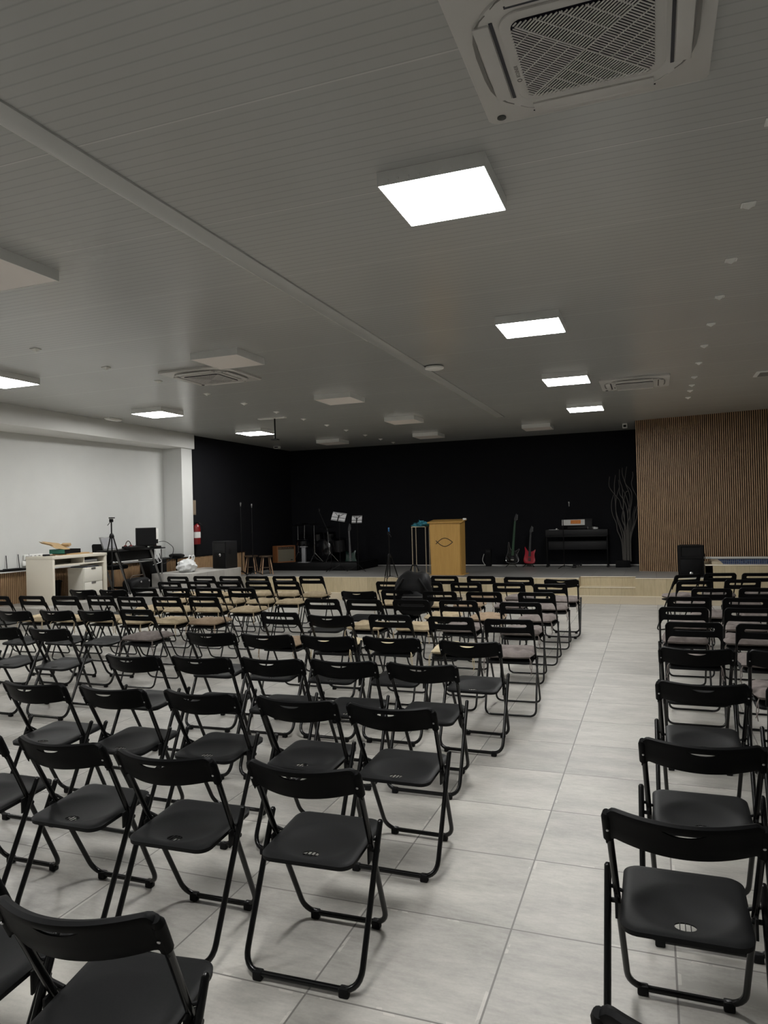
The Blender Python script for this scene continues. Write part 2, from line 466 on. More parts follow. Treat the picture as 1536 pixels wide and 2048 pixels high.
# left raised platform, wainscot and ledge
PLX = -8.82
struct('platform_left', MB().bb(XL, PLX, 8.66, SY, 0, SZ), M['plat_tile'])
slat_run((WX(8.2) + .012, 8.2), (WX(12.52) + .012, 12.52), SZ, .885, .036, .023, .012, 'trim_5')
slat_run((WX(4.0) + .012, 4.0), (WX(8.2) + .012, 8.2), 0, .885, .036, .023, .012, 'trim_6')
slat_run((WX(12.56), 12.56), (-9.26, 12.56), SZ, .885, .036, .023, .012, 'trim_7')
slat_run((-9.245, 12.56), (-9.245, 15.2), SZ, .885, .036, .023, .012, 'trim_8')
lg = MB(); lg.prism([(WX(4.0) - .02, 4.0), (WX(4.0) + .10, 4.0), (WX(12.5) + .10, 12.5), (WX(12.5) - .02, 12.5)], .885, .903); struct('ledge_left', lg, M['trim_white'])
struct('ledge_column', MB().bb(XL, -9.225, 12.5, 15.2, .885, .905, .003), M['glossy_black'])

# upper grey landing on the left of the stage
struct('landing_left', MB().bb(-9.235, -8.28, 11.72, 13.45, 0, .645, .006), M['plat_tile'])

# baptismal pool behind a beige front
pl = MB(); pl.bb(.88, XR, SY, SY + .16, 0, .585); pl.bb(.88, 1.0, SY, 15.75, 0, .585)
struct('pool_front', pl, M['stage_front'])
struct('pool_rim', MB().bb(.875, XR, SY - .006, SY + .165, .585, .60, .003), M['edge_pale'])
mb = MB(); mb.bb(1.0, XR, 15.34, 15.40, 0, .66)
struct('pool_back', mb, M['mosaic'])
struct('pool_back_rim', MB().bb(.9, XR, 15.32, 15.52, .66, .69, .003), M['trim_white'])
mb = MB(); mb.prism([(0, 0), (.14, 0), (.42, -.30), (.42, -.64), (0, -.64)], 0, .7, Matrix.Translation((1.0, 15.3, .655)) @ Matrix.Rotation(PI / 2, 4, 'X') @ Matrix.Identity(4))
struct('pool_side', mb, M['strip_tile'])

# ------------------------------------------------------------------ ceiling fixtures
def ceiling_light(x, y, lit, label):
    t = thing('ceiling_light', label, 'ceiling light', (x, y, CZ), 0, 'square ceiling lights')
    mb = MB(); h = .0775
    for sx, sy, w, d in ((-.297, 0, .006, .6), (.297, 0, .006, .6), (0, -.297, .588, .006), (0, .297, .588, .006)):
        mb.box((sx, sy, -h / 2), (w, d, h))
    mb.box((0, 0, -.004), (.588, .588, .008))
    for k in range(9): mb.lathe([(.0001, 0), (.008, 0), (.007, .0015), (.0001, .0015)], (-.24 + .06 * k, -.3, -.052), 8, Matrix.Rotation(PI / 2, 3, 'X'))
    mb.build('frame', M['housing'], t)
    mb = MB(); mb.box((0, 0, -h + .006), (.586, .586, .008)); mb.build('diffuser', M['diff_on'] if lit else M['diff_off'], t)
    return t
ords = ['first', 'second', 'third', 'fourth', 'fifth', 'sixth', 'seventh', 'eighth', 'ninth', 'tenth', 'eleventh']
for i, y in enumerate((4.02, 7.19, 10.30, 13.30)):
    ceiling_light(-1.07, y, True, ['lit square ceiling light nearest the camera, beside the big air conditioner', 'lit square ceiling light second from camera in the right row', 'lit square ceiling light third from camera in the right row, beside the far cassette', 'lit square ceiling light farthest from camera in the right row'][i])
for i, (x, y) in enumerate(((-4.385, 3.91), (-4.50, 7.15), (-4.50, 10.30), (-4.43, 13.2))):
    ceiling_light(x, y, False, ['unlit square ceiling light cut off at the left picture edge', 'unlit square ceiling light just in front of the left air conditioner', 'unlit square ceiling light third from camera in the middle row', 'unlit square ceiling light fourth from camera in the middle row'][i])
for i, (x, y) in enumerate(((-7.62, 6.88), (-7.74, 10.08), (-7.75, 13.28))):
    ceiling_light(x, y, True, ['lit square ceiling light cut off at the left edge near white beam', 'lit square ceiling light in front of the white column', 'lit square ceiling light beside the black projector pole'][i])
for i, (x, y) in enumerate(((-7.23, 16.05), (-4.80, 16.05), (-2.28, 15.85))):
    ceiling_light(x, y, False, ['unlit square light over the stage above the drum corner', 'unlit square light over the stage above the wooden pulpit', 'unlit square light over the stage nearest the slatted wall'][i])
for x, y in ((-1.07, .9), (-4.45, .8), (-7.7, 3.8)):
    ceiling_light(x, y, True, 'lit square ceiling light behind the camera or beyond the left edge')

def cassette(x, y, rz, label, detail=True):
    t = thing('air_conditioner', label, 'air conditioner', (x, y, CZ), rz, 'ceiling cassette air conditioners')
    S = .955
    # flat outer plate and the softly raised inner plate
    mb = MB(); mb.prism(rrect(S, S, .035), -.028, -.001, None, .006); mb.build('outer_panel', M['ac_white'], t)
    mb = MB(); mb.prism(rrect(.775, .775, .20, 10), -.042, -.027, None, .008); mb.build('raised_panel', M['ac_white'], t)
    mb = MB(); mb.prism(rrect(.60, .60, .085, 8), -.052, -.041, None, .004); mb.build('grille_frame', M['ac_white'], t)
    mb = MB(); mb.prism(rrect(.515, .515, .05, 6), -.0535, -.0515); bkp = mb.build('filter', M['grille_back'], t)
    # lattice: slats turn by a right angle from quadrant to quadrant about the diagonals
    g = MB(); H = .2575; D = H * math.sqrt(2); stp = .0132
    r45 = Matrix.Rotation(PI / 4, 3, 'Z')
    def bar(a0, b0, a1, b1, w, z0, z1):
        p0 = r45 @ Vector((a0, b0, 0)); p1 = r45 @ Vector((a1, b1, 0)); d = p1 - p0
        if d.length < .004: return
        ang = math.atan2(d.y, d.x)
        g.box(((p0.x + p1.x) / 2, (p0.y + p1.y) / 2, (z0 + z1) / 2), (d.length, w, z1 - z0), 0, Matrix.Rotation(ang, 3, 'Z'))
    n = int(D / stp)
    for sa in (1, -1):
        for sb in (1, -1):
            for k in range(1, n):
                b = k * stp; L = min(D - b, D - .03)
                if b > D - .02: continue
                if sa * sb < 0: bar(0, sb * b, sa * L, sb * b, .0056, -.0645, -.0615)
                else: bar(sa * b, 0, sa * b, sb * L, .0056, -.0645, -.0615)
            for k in range(1, 5):
                b = k * .066; L = D - b
                if L < .03: continue
                if sa * sb < 0: bar(sa * b, 0, sa * b, sb * L, .004, -.0655, -.0615)
                else: bar(0, sb * b, sa * L, sb * b, .004, -.0655, -.0615)
    bar(-D + .03, 0, D - .03, 0, .0062, -.066, -.0615); bar(0, -D + .03, 0, D - .03, .0062, -.066, -.0615)
    g.build('grille', M['ac_white'], t, sharp=30)
    for k in range(4):
        R = Matrix.Rotation(k * PI / 2, 4, 'Z')
        e = thing_part('louver', t); e.matrix_local = R
        # flap between a dark inner slot and a grey outer throat that bends at its ends
        mb = MB(); mb.bb(.335, .398, -.255, .255, -.050, -.040, .003); mb.build('flap', M['ac_white'], e)
        mb = MB(); mb.bb(.318 if k != 1 else .396, .332 if k != 1 else .4, -.262, .262, -.0445, -.0405); mb.build('slot', M['slot_blue'], e)
        pts = [(.335, .31), (.36, .285), (.385, .24), (.399, .17), (.404, .08), (.404, -.08), (.399, -.17), (.385, -.24), (.36, -.285), (.335, -.31)]
        out = [(x + .017 * (1 - (abs(y) / .33) ** 3), y) for x, y in pts]
        mb = MB(); mb.prism(pts + out[::-1], -.0445, -.0405); mb.build('throat', M['print_grey'] if k != 1 else M['ac_white'], e)
    if detail:
        mb = MB(); mb.lathe([(.0001, 0), (.021, 0), (.021, -.004), (.0001, -.0055)], (-.415, .425, -.028), 24); mb.build('sensor', M['lens_dark'], t)
        me = text_mesh('KOSNER', .022, 'brand_lettering'); o = link('brand_lettering', me, M['print_grey'], t)
        o.matrix_local = Matrix.Translation((-.279, .06, -.0525)) @ Matrix.Rotation(PI, 4, 'X') @ Matrix.Rotation(PI / 2, 4, 'Z')
        mb = MB(); mb.tube([(-.279 + .009 * math.cos(a), .125 + .009 * math.sin(a), -.0526) for a in [2 * PI * i / 14 for i in range(14)]], .0018, 6, True); mb.build('brand_ring', M['print_grey'], t)
    return t
def thing_part(name, parent):
    o = bpy.data.objects.new(name, None); COL.objects.link(o); o.parent = parent; o.empty_display_size = .05
    return o
cassette(-.2, 2.965, 0, 'white four-way ceiling air conditioner nearest the camera, with patterned grille')
cassette(-5.28, 7.98, 0, 'white ceiling air conditioner behind unlit light in the left half')
cassette(-.2, 11.28, 0, 'white ceiling air conditioner beside the right row of lights, near slatted wall')

# small pyramid caps in two long rows
cap0 = None
for row, (x, ys) in enumerate(((.61, (1.9, 2.95, 3.99, 5.03, 6.1, 7.11, 8.12, 9.17, 10.22, 11.28, 12.0, 12.55, 13.3)), (-6.12, (5.955, 7.02, 8.0, 9.12, 10.16, 11.23, 12.28, 13.32, 14.3, 15.4, 16.4, 17.3)))):
    for i, y in enumerate(ys):
        if cap0 is None:
            mb = MB(); mb.prism(rrect(.085, .085, .008, 2), -.006, 0); a = [mb.bm.verts.new(v) for v in ((.035, .035, -.006), (-.035, .035, -.006), (-.035, -.035, -.006), (.035, -.035, -.006))]; tip = mb.bm.verts.new((0, 0, -.034))
            for k in range(4): mb.bm.faces.new((a[k], a[(k + 1) % 4], tip))
            cap0 = mb.build('pyramid_diffuser', M['fixture_white']); o = cap0
        else:
            o = cap0.copy(); COL.objects.link(o)
        o.location = (x, y, CZ - .0005)
        tag(o, f'small white pyramid fixture, {ords[i] if i < 11 else ("twelfth" if i == 11 else "thirteenth")} from the camera in the {"right" if row == 0 else "left"} ceiling row', 'ceiling fixture', 'white pyramid fixtures in the ' + ('right' if row == 0 else 'left') + ' ceiling row')
t = thing('smoke_detector', 'round white disc detector on the ceiling beside the long cover strip', 'smoke detector', (-2.54, 8.82, CZ))
MB().lathe([(.085, 0), (.095, -.006), (.095, -.012), (.0001, -.012)]).build('mounting_ring', M['black_soft'], t)
MB().lathe([(.118, -.012), (.122, -.02), (.118, -.034), (.09, -.044), (.0001, -.048)], n=32).build('cover', M['fixture_white'], t)
t = thing('emergency_light', 'slim white emergency light on ceiling beside the left white beam', 'emergency light', (-8.98, 10.45, CZ), 0)
MB().bb(-.06, .06, -.17, .17, -.03, 0, .008).build('body', M['fixture_white'], t); MB().bb(-.045, .045, -.15, .15, -.042, -.03, .006).build('lens', M['fixture_white'], t)
t = thing('projector_pole', 'short black pole hanging from a white ceiling bracket near left lights', 'ceiling pole', (-6.55, 11.85, CZ))
MB().bb(-.28, .28, -.05, .05, -.02, 0, .004).build('bracket', M['fixture_white'], t)
MB().tube([(.05, 0, -.02), (.05, 0, -.40)], .014, 10).build('pole', M['black'], t); MB().bb(-.01, .11, -.05, .05, -.415, -.40).build('foot_plate', M['black'], t)
t = thing('ceiling_sensor', 'small white box sensor on ceiling by the top of the slatted wall', 'sensor', (-.52, 16.6, CZ))
MB().bb(-.05, .05, -.05, .05, -.10, 0, .008).build('body', M['fixture_white'], t); MB().bb(-.03, .03, -.058, -.05, -.08, -.03, .003).build('lens', M['dark_grey'], t)
t = thing('ceiling_sensor', 'small pale box sensor on ceiling at the left stage corner', 'sensor', (-9.0, 16.5, CZ))
MB().bb(-.08, .08, -.05, .05, -.06, 0, .008).build('body', M['fixture_white'], t); MB().bb(-.05, .05, -.058, -.05, -.045, -.02, .003).build('lens', M['dark_grey'], t)
t = thing('ceiling_vent', 'small square ceiling vent at the right picture edge near slatted wall', 'vent', (1.62, 11.5, CZ))
MB().prism(rrect(.42, .42, .02), -.012, 0, None, .003).build('frame', M['fixture_white'], t)
mb = MB()
for k in range(7): mb.bb(-.16, .16, -.16 + k * .05, -.14 + k * .05, -.018, -.012)
mb.build('slats', M['print_grey'], t)

# ------------------------------------------------------------------ chairs
def frame_path(top, bottom_y, hw_top, hw_bot, z_bot, r):
    ty, tz = top
    return rounded([(-hw_top, ty, tz), (-hw_bot, bottom_y, z_bot), (hw_bot, bottom_y, z_bot), (hw_top, ty, tz)], r, 7)

def seat_mesh(w, y0, y1, z0, z1, rf, rr, thick, dish, name):
    """dished plastic seat: rounded plan, soft rolled rim"""
    mb = MB(); bm = mb.bm; n = 22
    def outline(t):
        return None
    d = y1 - y0; cy = (y0 + y1) / 2
    def clampp(u, v):
        # squircle-like mapping of the unit square onto a rounded rectangle
        x = u * w / 2; y = v * d / 2; r = rf if v > 0 else rr
        ax, ay = abs(x), abs(y); bx, by = w / 2 - r, d / 2 - r
        if ax > bx and ay > by:
            dx, dy = (ax - bx) / r, (ay - by) / r; m = max(dx, dy); L = math.hypot(dx, dy)
            if L > 1e-9: dx, dy = dx * m / L, dy * m / L
            ax, ay = bx + dx * r, by + dy * r
        return math.copysign(ax, x), math.copysign(ay, y)
    top = [[None] * (n + 1) for _ in range(n + 1)]; bot = [[None] * (n + 1) for _ in range(n + 1)]
    def grade(i): # denser near the rim
        t = -1 + 2 * i / n; return math.copysign(1 - (1 - abs(t)) ** 1.35, t)
    for i in range(n + 1):
        for j in range(n + 1):
            u, v = grade(i), grade(j); x, y = clampp(u, v); yy = cy + y
            z = z0 + (z1 - z0) * (yy - y0) / d
            e = max(abs(u), abs(v)); rim = .007 * max(0, (e - .90) / .10) ** 2
            q = math.hypot(x / (w * .40), (y + d * .12) / (d * .34)); dz = -dish * (max(0, 1 - q * q) ** .8) if q < 1 else 0
            top[i][j] = bm.verts.new((x, yy, z - rim + dz)); 
            inset = .992
            bot[i][j] = bm.verts.new((x * inset, cy + y * inset, (z + dz - .0035) if e < .84 else z - thick))
    for i in range(n):
        for j in range(n):
            bm.faces.new((top[i][j], top[i + 1][j], top[i + 1][j + 1], top[i][j + 1]))
            bm.faces.new((bot[i][j], bot[i][j + 1], bot[i + 1][j + 1], bot[i + 1][j]))
    ring = [(i, 0) for i in range(n)] + [(n, j) for j in range(n)] + [(i, n) for i in range(n, 0, -1)] + [(0, j) for j in range(n, 0, -1)]
    for a, b in zip(ring, ring[1:] + ring[:1]):
        bm.faces.new((top[a[0]][a[1]], bot[a[0]][a[1]], bot[b[0]][b[1]], top[b[0]][b[1]]))
    return mb

def cut(o, cutter):
    m = o.modifiers.new('cut', 'BOOLEAN'); m.object = cutter; m.operation = 'DIFFERENCE'; m.solver = 'EXACT'
    baked(o); me = cutter.data; bpy.data.objects.remove(cutter); bpy.data.meshes.remove(me)

def make_solid_chair():
    t = thing('folding_chair', 'proto', 'chair')
    # moulded back: bowed plate with a rolled top lip and a lens-shaped hand hole
    mb = MB(); bm = mb.bm; HW = .214; hx = .052
    xs = [-HW + 2 * HW * i / 44 for i in range(45)]
    cols = []
    tilt = .47
    for x in xs:
        q = abs(x) / HW; yb = -.076 * (1 - q * q); zt = .764 - .006 * (1 - q * q) - (.030 * max(0, (q - .86) / .14) ** 2.2)
        ln = .118 - .012 * q * q
        def P(s, fwd=0, dz=0): return (x, yb + s * tilt * .9 + fwd, zt - s * .9 + dz)
        th = hx and abs(x) < hx - 1e-6
        h0 = .020; h1 = .020 + (.015 * math.sqrt(1 - (x / hx) ** 2) if th else 0)
        col = {'lip2': P(0, .030, -.013), 'lip1': P(0, .026, -.001), 'lip0': P(0, .010, .004), 'top': P(0, 0, 0), 'a': P(.006, -.002, 0), 'h0': P(h0), 'h1': P(max(h1, h0)), 'm': P(.07), 'b': P(ln - .004), 'b1': P(ln, .004)}
        v = {k: bm.verts.new(p) for k, p in col.items() if k != 'h1'}
        v['h1'] = bm.verts.new(col['h1']) if th else v['h0']
        v['th'] = th; cols.append(v)
    seq = ['lip2', 'lip1', 'lip0', 'top', 'a', 'h0']; seq2 = ['h1', 'm', 'b', 'b1']
    for a, b in zip(cols, cols[1:]):
        for s in (seq, seq2):
            for p, q in zip(s, s[1:]): bm.faces.new((a[p], b[p], b[q], a[q]))
        if not (a['th'] or b['th']): pass
    o = mb.build('backrest', M['back_plastic_shaded'], t)
    so = o.modifiers.new('s', 'SOLIDIFY'); so.thickness = .0045; so.offset = 0
    baked(o)
    # end sleeves that clasp the frame
    bm = bmesh.new(); bm.from_mesh(o.data); k = MB(); k.bm.free(); k.bm = bm
    for s in (-1, 1):
        k.tube([(s * .2085, .012, .735), (s * .2075, .030, .70), (s * .2065, .050, .658)], .0165, 12)
        k.tube([(s * .2085, .0, .752), (s * .2085, .012, .735)], .0165, 12, rads=[.011, .0165])
    me = k.mesh('backrest'); me.materials.append(M['back_plastic_shaded']); old = o.data; o.data = me; bpy.data.meshes.remove(old)
    for s in (-1, 1):
        mb = MB(); mb.lathe([(.0045, 0), (.0045, .002), (.003, .003), (.0001, .003)], (s * .2075, .0145, .692), 10, Matrix.Rotation(PI / 2 + .45, 3, 'X')); sc = mb.build('screw', M['screw'], o); sc['label'] = 'bright steel screw'
    # seat with a slotted oval vent
    o = seat_mesh(.362, -.006, .356, .424, .448, .050, .050, .022, .017, 'seat').build('seat', M['plastic'], t)
    c = MB(); ew, ed = .031, .0255
    for a, b in ((-.0303, -.0165), (-.0140, -.0012), (.0012, .0140), (.0165, .0303)):
        up = []; N = 6
        for i in range(N + 1):
            x = a + (b - a) * i / N; up.append((x, ed * math.sqrt(max(0.0, 1 - (x / ew) ** 2))))
        poly = up + [(x, -y) for x, y in up[::-1] if y > 1e-6]
        if up[0][1] > 1e-6 and up[-1][1] > 1e-6: pass
        c.prism(poly, .36, .48, Matrix.Translation((.0, .062, 0)))
    cutter = c.build('cutter', None); cut(o, cutter)
    mb = MB(); mb.tube(frame_path((.022, .722), .375, .2065, .178, .0225, .075), .0108, 10); mb.build('front_leg_frame', M['tube'], t)
    mb = MB(); mb.tube(frame_path((.198, .502), -.048, .2225, .2225, .0225, .075), .0112, 10)
    for s in (-1, 1): mb.lathe([(.0112, 0), (.0112, .005), (.006, .012), (.0001, .013)], (s * .2225, .198, .50), 10, Matrix.Rotation(-.47, 3, 'X'))
    mb.build('rear_leg_frame', M['tube'], t)
    for (x, y) in ((-.132, .375), (.132, .375), (-.165, -.048), (.165, -.048)):
        MB().box((x, y, .017), (.036, .030, .034), .006).build('foot_pad', M['rubber'], t)
    for s in (-1, 1):
        mb = MB(); mb.prism([(-.03, -.035), (.03, -.025), (.034, .02), (.01, .032), (-.03, .028)], -.004, .004, Matrix.Translation((s * .196, .165, .405)) @ Matrix.Rotation(PI / 2, 4, 'Y') @ Matrix.Rotation(PI / 2, 4, 'Z'), .001)
        mb.tube([(s * .185, .168, .41), (s * .228, .168, .41)], .008, 8); mb.tube([(s * .178, .19, .452 - .02), (s * .218, .19, .445)], .006, 8)
        mb.build('hinge_bracket', M['rubber'], t)
    return t

def make_slot_chair():
    t = thing('folding_chair', 'proto', 'chair')
    mb = MB(); bm = mb.bm; HW = .20; sx = .145; tilt = .34
    xs = sorted(set([round(-HW + 2 * HW * i / 36, 5) for i in range(37)] + [-sx, sx, -sx + .006, sx - .006]))
    cols = []
    for x in xs:
        q = abs(x) / HW; yb = -.022 * (1 - q * q); zt = .782 - (.032 * max(0, (q - .84) / .16) ** 2.2)
        ln = .122 + (.05 * max(0, (q - .80) / .20) ** 1.5)
        P = lambda s, fwd=0: (x, yb + s * tilt + fwd, zt - s * .94)
        th = abs(x) < sx - 1e-5
        e = max(0.0, min(1.0, (sx - abs(x)) / .016)); hh = .015 * math.sqrt(max(0, 1 - (1 - e) ** 2)) if th else 0
        mid = .057 - (.782 - zt)
        v = {'t': bm.verts.new(P(0)), 't1': bm.verts.new(P(.008)), 'h0': bm.verts.new(P(mid - hh)), 'b0': bm.verts.new(P(ln - .006)), 'b': bm.verts.new(P(ln))}
        v['h1'] = bm.verts.new(P(mid + hh)) if th else v['h0']
        cols.append(v)
    for a, b in zip(cols, cols[1:]):
        for s in (['t', 't1', 'h0'], ['h1', 'b0', 'b']):
            for p, q in zip(s, s[1:]): bm.faces.new((a[p], b[p], b[q], a[q]))
    o = mb.build('backrest', M['back_plastic_shaded'], t)
    so = o.modifiers.new('s', 'SOLIDIFY'); so.thickness = .013; so.offset = 0; so.use_even_offset = True
    be = o.modifiers.new('b', 'BEVEL'); be.width = .003; be.segments = 2; be.limit_method = 'ANGLE'; be.angle_limit = math.radians(50)
    baked(o)
    seat_mesh(.362, -.015, .335, .440, .452, .045, .04, .018, .006, 'seat').build('seat', M['plastic'], t)
    mb = MB(); mb.tube(frame_path((.030, .700), .425, .1945, .185, .0125, .055), .0085, 10); mb.build('front_leg_frame', M['tube'], t)
    mb = MB(); mb.tube(frame_path((.165, .452), -.020, .2035, .2035, .0125, .055), .0085, 10); mb.build('rear_leg_frame', M['tube'], t)
    for s in (-1, 1):
        MB().tube([(s * .172, .16, .436), (s * .212, .16, .444)], .007, 8).build('hinge_pin', M['tube'], t)
    return t

solid0 = make_solid_chair(); slot0 = make_slot_chair(); used = {'n': False, 'g': False}

cush_me = {}
def cushion_mesh(kind, var):
    key = (kind, var)
    if key in cush_me: return cush_me[key]
    s = var * 3.1 + ord(kind)
    mb = MB(); bm = mb.bm; n = 20; w = .385; tops, bots = [], []
    for i in range(n + 1):
        rt, rb = [], []
        for j in range(n + 1):
            u = -1 + 2 * i / n; v = -1 + 2 * j / n
            # pull corners in a little, swell the middle, sew four buttons
            k = 1 - .06 * (u * u * v * v); wob = .012 * noise.noise(Vector((u * 2.2, v * 2.2, s)))
            x = u * w / 2 * k + wob; y = v * w / 2 * k + .012 * noise.noise(Vector((u * 2.2, v * 2.2, s + 9)))
            e = max(abs(u), abs(v)); prof = math.sqrt(max(0, 1 - e ** 3.2))
            hz = .046 * prof + .014 * noise.noise(Vector((u * 2.6, v * 2.6, s + 4))) * (prof + .2)
            for bx in (-.42, .42):
                for by in (-.42, .42):
                    d = math.hypot(u - bx, v - by); hz -= .022 * math.exp(-(d / .16) ** 2)
            rise = .006 * noise.noise(Vector((u * 1.1, v * 1.1, s + 13)))
            rt.append(bm.verts.new((x, y, .030 + hz + rise))); 
            rb.append(rt[-1] if e > .999 else bm.verts.new((x, y, .030 - .030 * prof + rise * .2 * (1 - prof))))
        tops.append(rt); bots.append(rb)
    for i in range(n):
        for j in range(n):
            bm.faces.new((tops[i][j], tops[i + 1][j], tops[i + 1][j + 1], tops[i][j + 1]))
            q = (bots[i][j], bots[i][j + 1], bots[i + 1][j + 1], bots[i + 1][j])
            if len(set(q)) == 4:
                try: bm.faces.new(q)
                except ValueError: pass
    me = mb.mesh('seat_cushion', 60); me.materials.append(M['c_' + kind]); cush_me[key] = me
    return me
tie_me = {}
def tie_mesh(kind, s):
    if (kind, s) not in tie_me:
        mb = MB()
        if True:
            mb.tube([(s * .175, -.185, .022), (s * .19, -.20, .0), (s * .196, -.205, -.05), (s * .185, -.20, -.11)], .003, 5)
            mb.tube([(s * .175, -.185, .022), (s * .185, -.205, .004), (s * .182, -.212, -.045), (s * .20, -.206, -.09)], .003, 5)
        me = mb.mesh('tie'); me.materials.append(M['c_' + kind]); tie_me[(kind, s)] = me
    return tie_me[(kind, s)]
CN = {'b': 'beige', 'm': 'mauve-grey', 'o': 'tan-brown', 'c': 'cream'}

LEFT = [
   [(-7.07, 9.60, 'g', 'b'), (-6.643, 9.696, 'g', 'b'), (-6.182, 9.715, 'g', 'b'), (-5.719, 9.735, 'g', 'b'), (-5.26, 9.754, 'g', 'b'), (-4.816, 9.773, 'g', 'b')],
   [(-6.57, 8.72, 'g', 'b'), (-6.131, 8.803, 'g', 'b'), (-5.657, 8.835, 'g', 'b'), (-5.195, 8.866, 'g', 'b'), (-4.764, 8.895, 'g', 'b')],
   [(-7.233, 7.734, 'n', None), (-6.767, 7.78, 'n', None), (-6.33, 7.867, 'g', 'b'), (-5.859, 7.912, 'g', 'b'), (-5.395, 7.955, 'g', 'b'), (-4.929, 7.998, 'g', 'b')],
   [(-7.66, 6.758, 'g', None), (-7.175, 6.826, 'g', 'b'), (-6.70, 6.875, 'g', 'b'), (-6.22, 6.935, 'g', 'b'), (-5.737, 6.892, 'g', 'b'), (-5.281, 6.947, 'g', 'b'), (-4.816, 7.003, 'g', 'o')],
   [(-6.27, 5.727, 'n', None), (-5.808, 5.831, 'n', None), (-5.36, 5.895, 'n', None), (-4.849, 5.901, 'g', 'm')],
   [(-5.398, 4.782, 'n', None), (-4.866, 4.796, 'n', None)],
]
MID = [   # every row listed from the aisle
   [(-1.143, 9.648, 'n', 'm'), (-1.716, 9.748, 'g', 'm'), (-2.261, 9.88, 'g', 'o'), (-2.779, 9.859, 'g', None)],
   [(-1.178, 8.815, 'g', 'm'), (-1.692, 8.903, 'g', 'm'), (-2.238, 8.929, 'g', 'o'), (-2.735, 8.894, 'g', 'b'), (-3.282, 8.995, 'g', 'b')],
   [(-1.199, 7.867, 'g', 'm'), (-1.772, 7.857, 'g', 'o'), (-2.277, 7.856, 'g', 'b'), (-2.822, 7.964, 'g', None), (-3.3, 7.946, 'n', None)],
   [(-1.218, 6.972, 'g', 'm'), (-1.853, 7.052, 'g', 'm'), (-2.343, 7.032, 'g', 'b'), (-2.844, 6.989, 'g', 'b'), (-3.328, 6.995, 'g', None)],
   [(-1.121, 5.844, 'g', 'm'), (-1.62, 5.905, 'g', 'c'), (-2.178, 5.937, 'g', 'c'), (-2.757, 5.952, 'n', 'c'), (-3.257, 5.93, 'g', 'o')],
   [(-1.213, 4.891, 'n', None), (-1.809, 4.94, 'n', None), (-2.305, 4.909, 'n', None), (-2.799, 4.882, 'n', None), (-3.302, 4.881, 'n', None)],
   [(-1.31, 4.09, 'n', None), (-1.813, 4.083, 'n', None), (-2.289, 4.041, 'n', None), (-2.775, 3.982, 'n', None), (-3.267, 3.925, 'n', None)],
   [(-1.167, 3.148, 'n', None), (-1.664, 3.164, 'n', None), (-2.216, 3.161, 'n', None), (-2.748, 3.129, 'n', None), (-3.272, 3.109, 'n', None)],
   [(-1.199, 2.313, 'n', None), (-1.764, 2.278, 'n', None), (-2.297, 2.309, 'n', None), (-2.84, 2.30, 'n', None)],
   [(-1.272, 1.31, 'n', None, .12), (-1.80, 1.36, 'n', None)],
]
RIGHT = [
   [(.403, 10.22, 'g', 'm', .62), (.808, 10.468, 'g', 'm', .14), (1.262, 10.479, 'g', 'm', .12)],
   [(.438, 9.308, 'g', 'm', .16), (.977, 9.535, 'g', 'm', .14)],
   [(.565, 8.453, 'g', 'm', .05), (1.035, 8.548, 'g', 'm', .03)],
   [(.307, 7.623, 'g', 'm'), (.801, 7.599, 'g', 'm')],
   [(.226, 6.808, 'g', 'm'), (.748, 6.818, 'g', 'm')],
   [(.265, 5.923, 'g', 'm'), (.752, 5.91, 'g', 'm')],
   [(.231, 4.929, 'n', None), (.74, 4.93, 'n', 'm')],
   [(.211, 3.96, 'n', None), (.717, 3.95, 'n', None)],
   [(.147, 2.951, 'n', None), (.68, 2.95, 'n', None)],
   [(.056, 2.219, 'n', None), (.60, 2.22, 'n', None)],
   [(.095, 1.32, 'n', None)],
]
cidx = 0
def place(rowlist, block, start):
    global cidx
    R = len(rowlist)
    for ri, row in enumerate(rowlist):
        for ci, c in enumerate(row):
            x, y, k, cu = c[:4]; rz = c[4] if len(c) > 4 else random.uniform(-.03, .03)
            proto = solid0 if k == 'n' else slot0
            if used[k]: o = copy_tree(proto)
            else: o = proto; used[k] = True
            o.location = (x, y, 0); o.rotation_euler = (0, 0, rz)
            where = f'{ords[ci]} from {start}, {ords[ri]} row from stage, {block} block'
            if len(c) > 4 and c[4] > .5: lab = 'black slotted folding chair turned towards the aisle, nearest the stage, right block'
            else: lab = f'black folding chair with {"solid" if k == "n" else "slotted"} back, {where}'
            tag(o, lab, 'chair', f'black folding chairs in the {block} block')
            if cu:
                me = cushion_mesh(cu, cidx % 3); cidx += 1
                q = bpy.data.objects.new('seat_cushion', me); COL.objects.link(q)
                dy = .16 + random.uniform(-.015, .015); dx = random.uniform(-.015, .015)
                q.location = (x - dy * math.sin(rz) + dx, y + dy * math.cos(rz), .4525 if k == 'g' else .449); q.rotation_euler = (0, 0, rz + random.uniform(-.06, .06))
                tag(q, f'{CN[cu]} seat cushion on chair {where}', 'cushion', f'seat cushions in the {block} block')
                for s_ in (-1, 1): link('tie', tie_mesh(cu, s_), None, q)
place(LEFT, 'left', 'left'); place(MID, 'middle', 'aisle'); place(RIGHT, 'right', 'aisle')

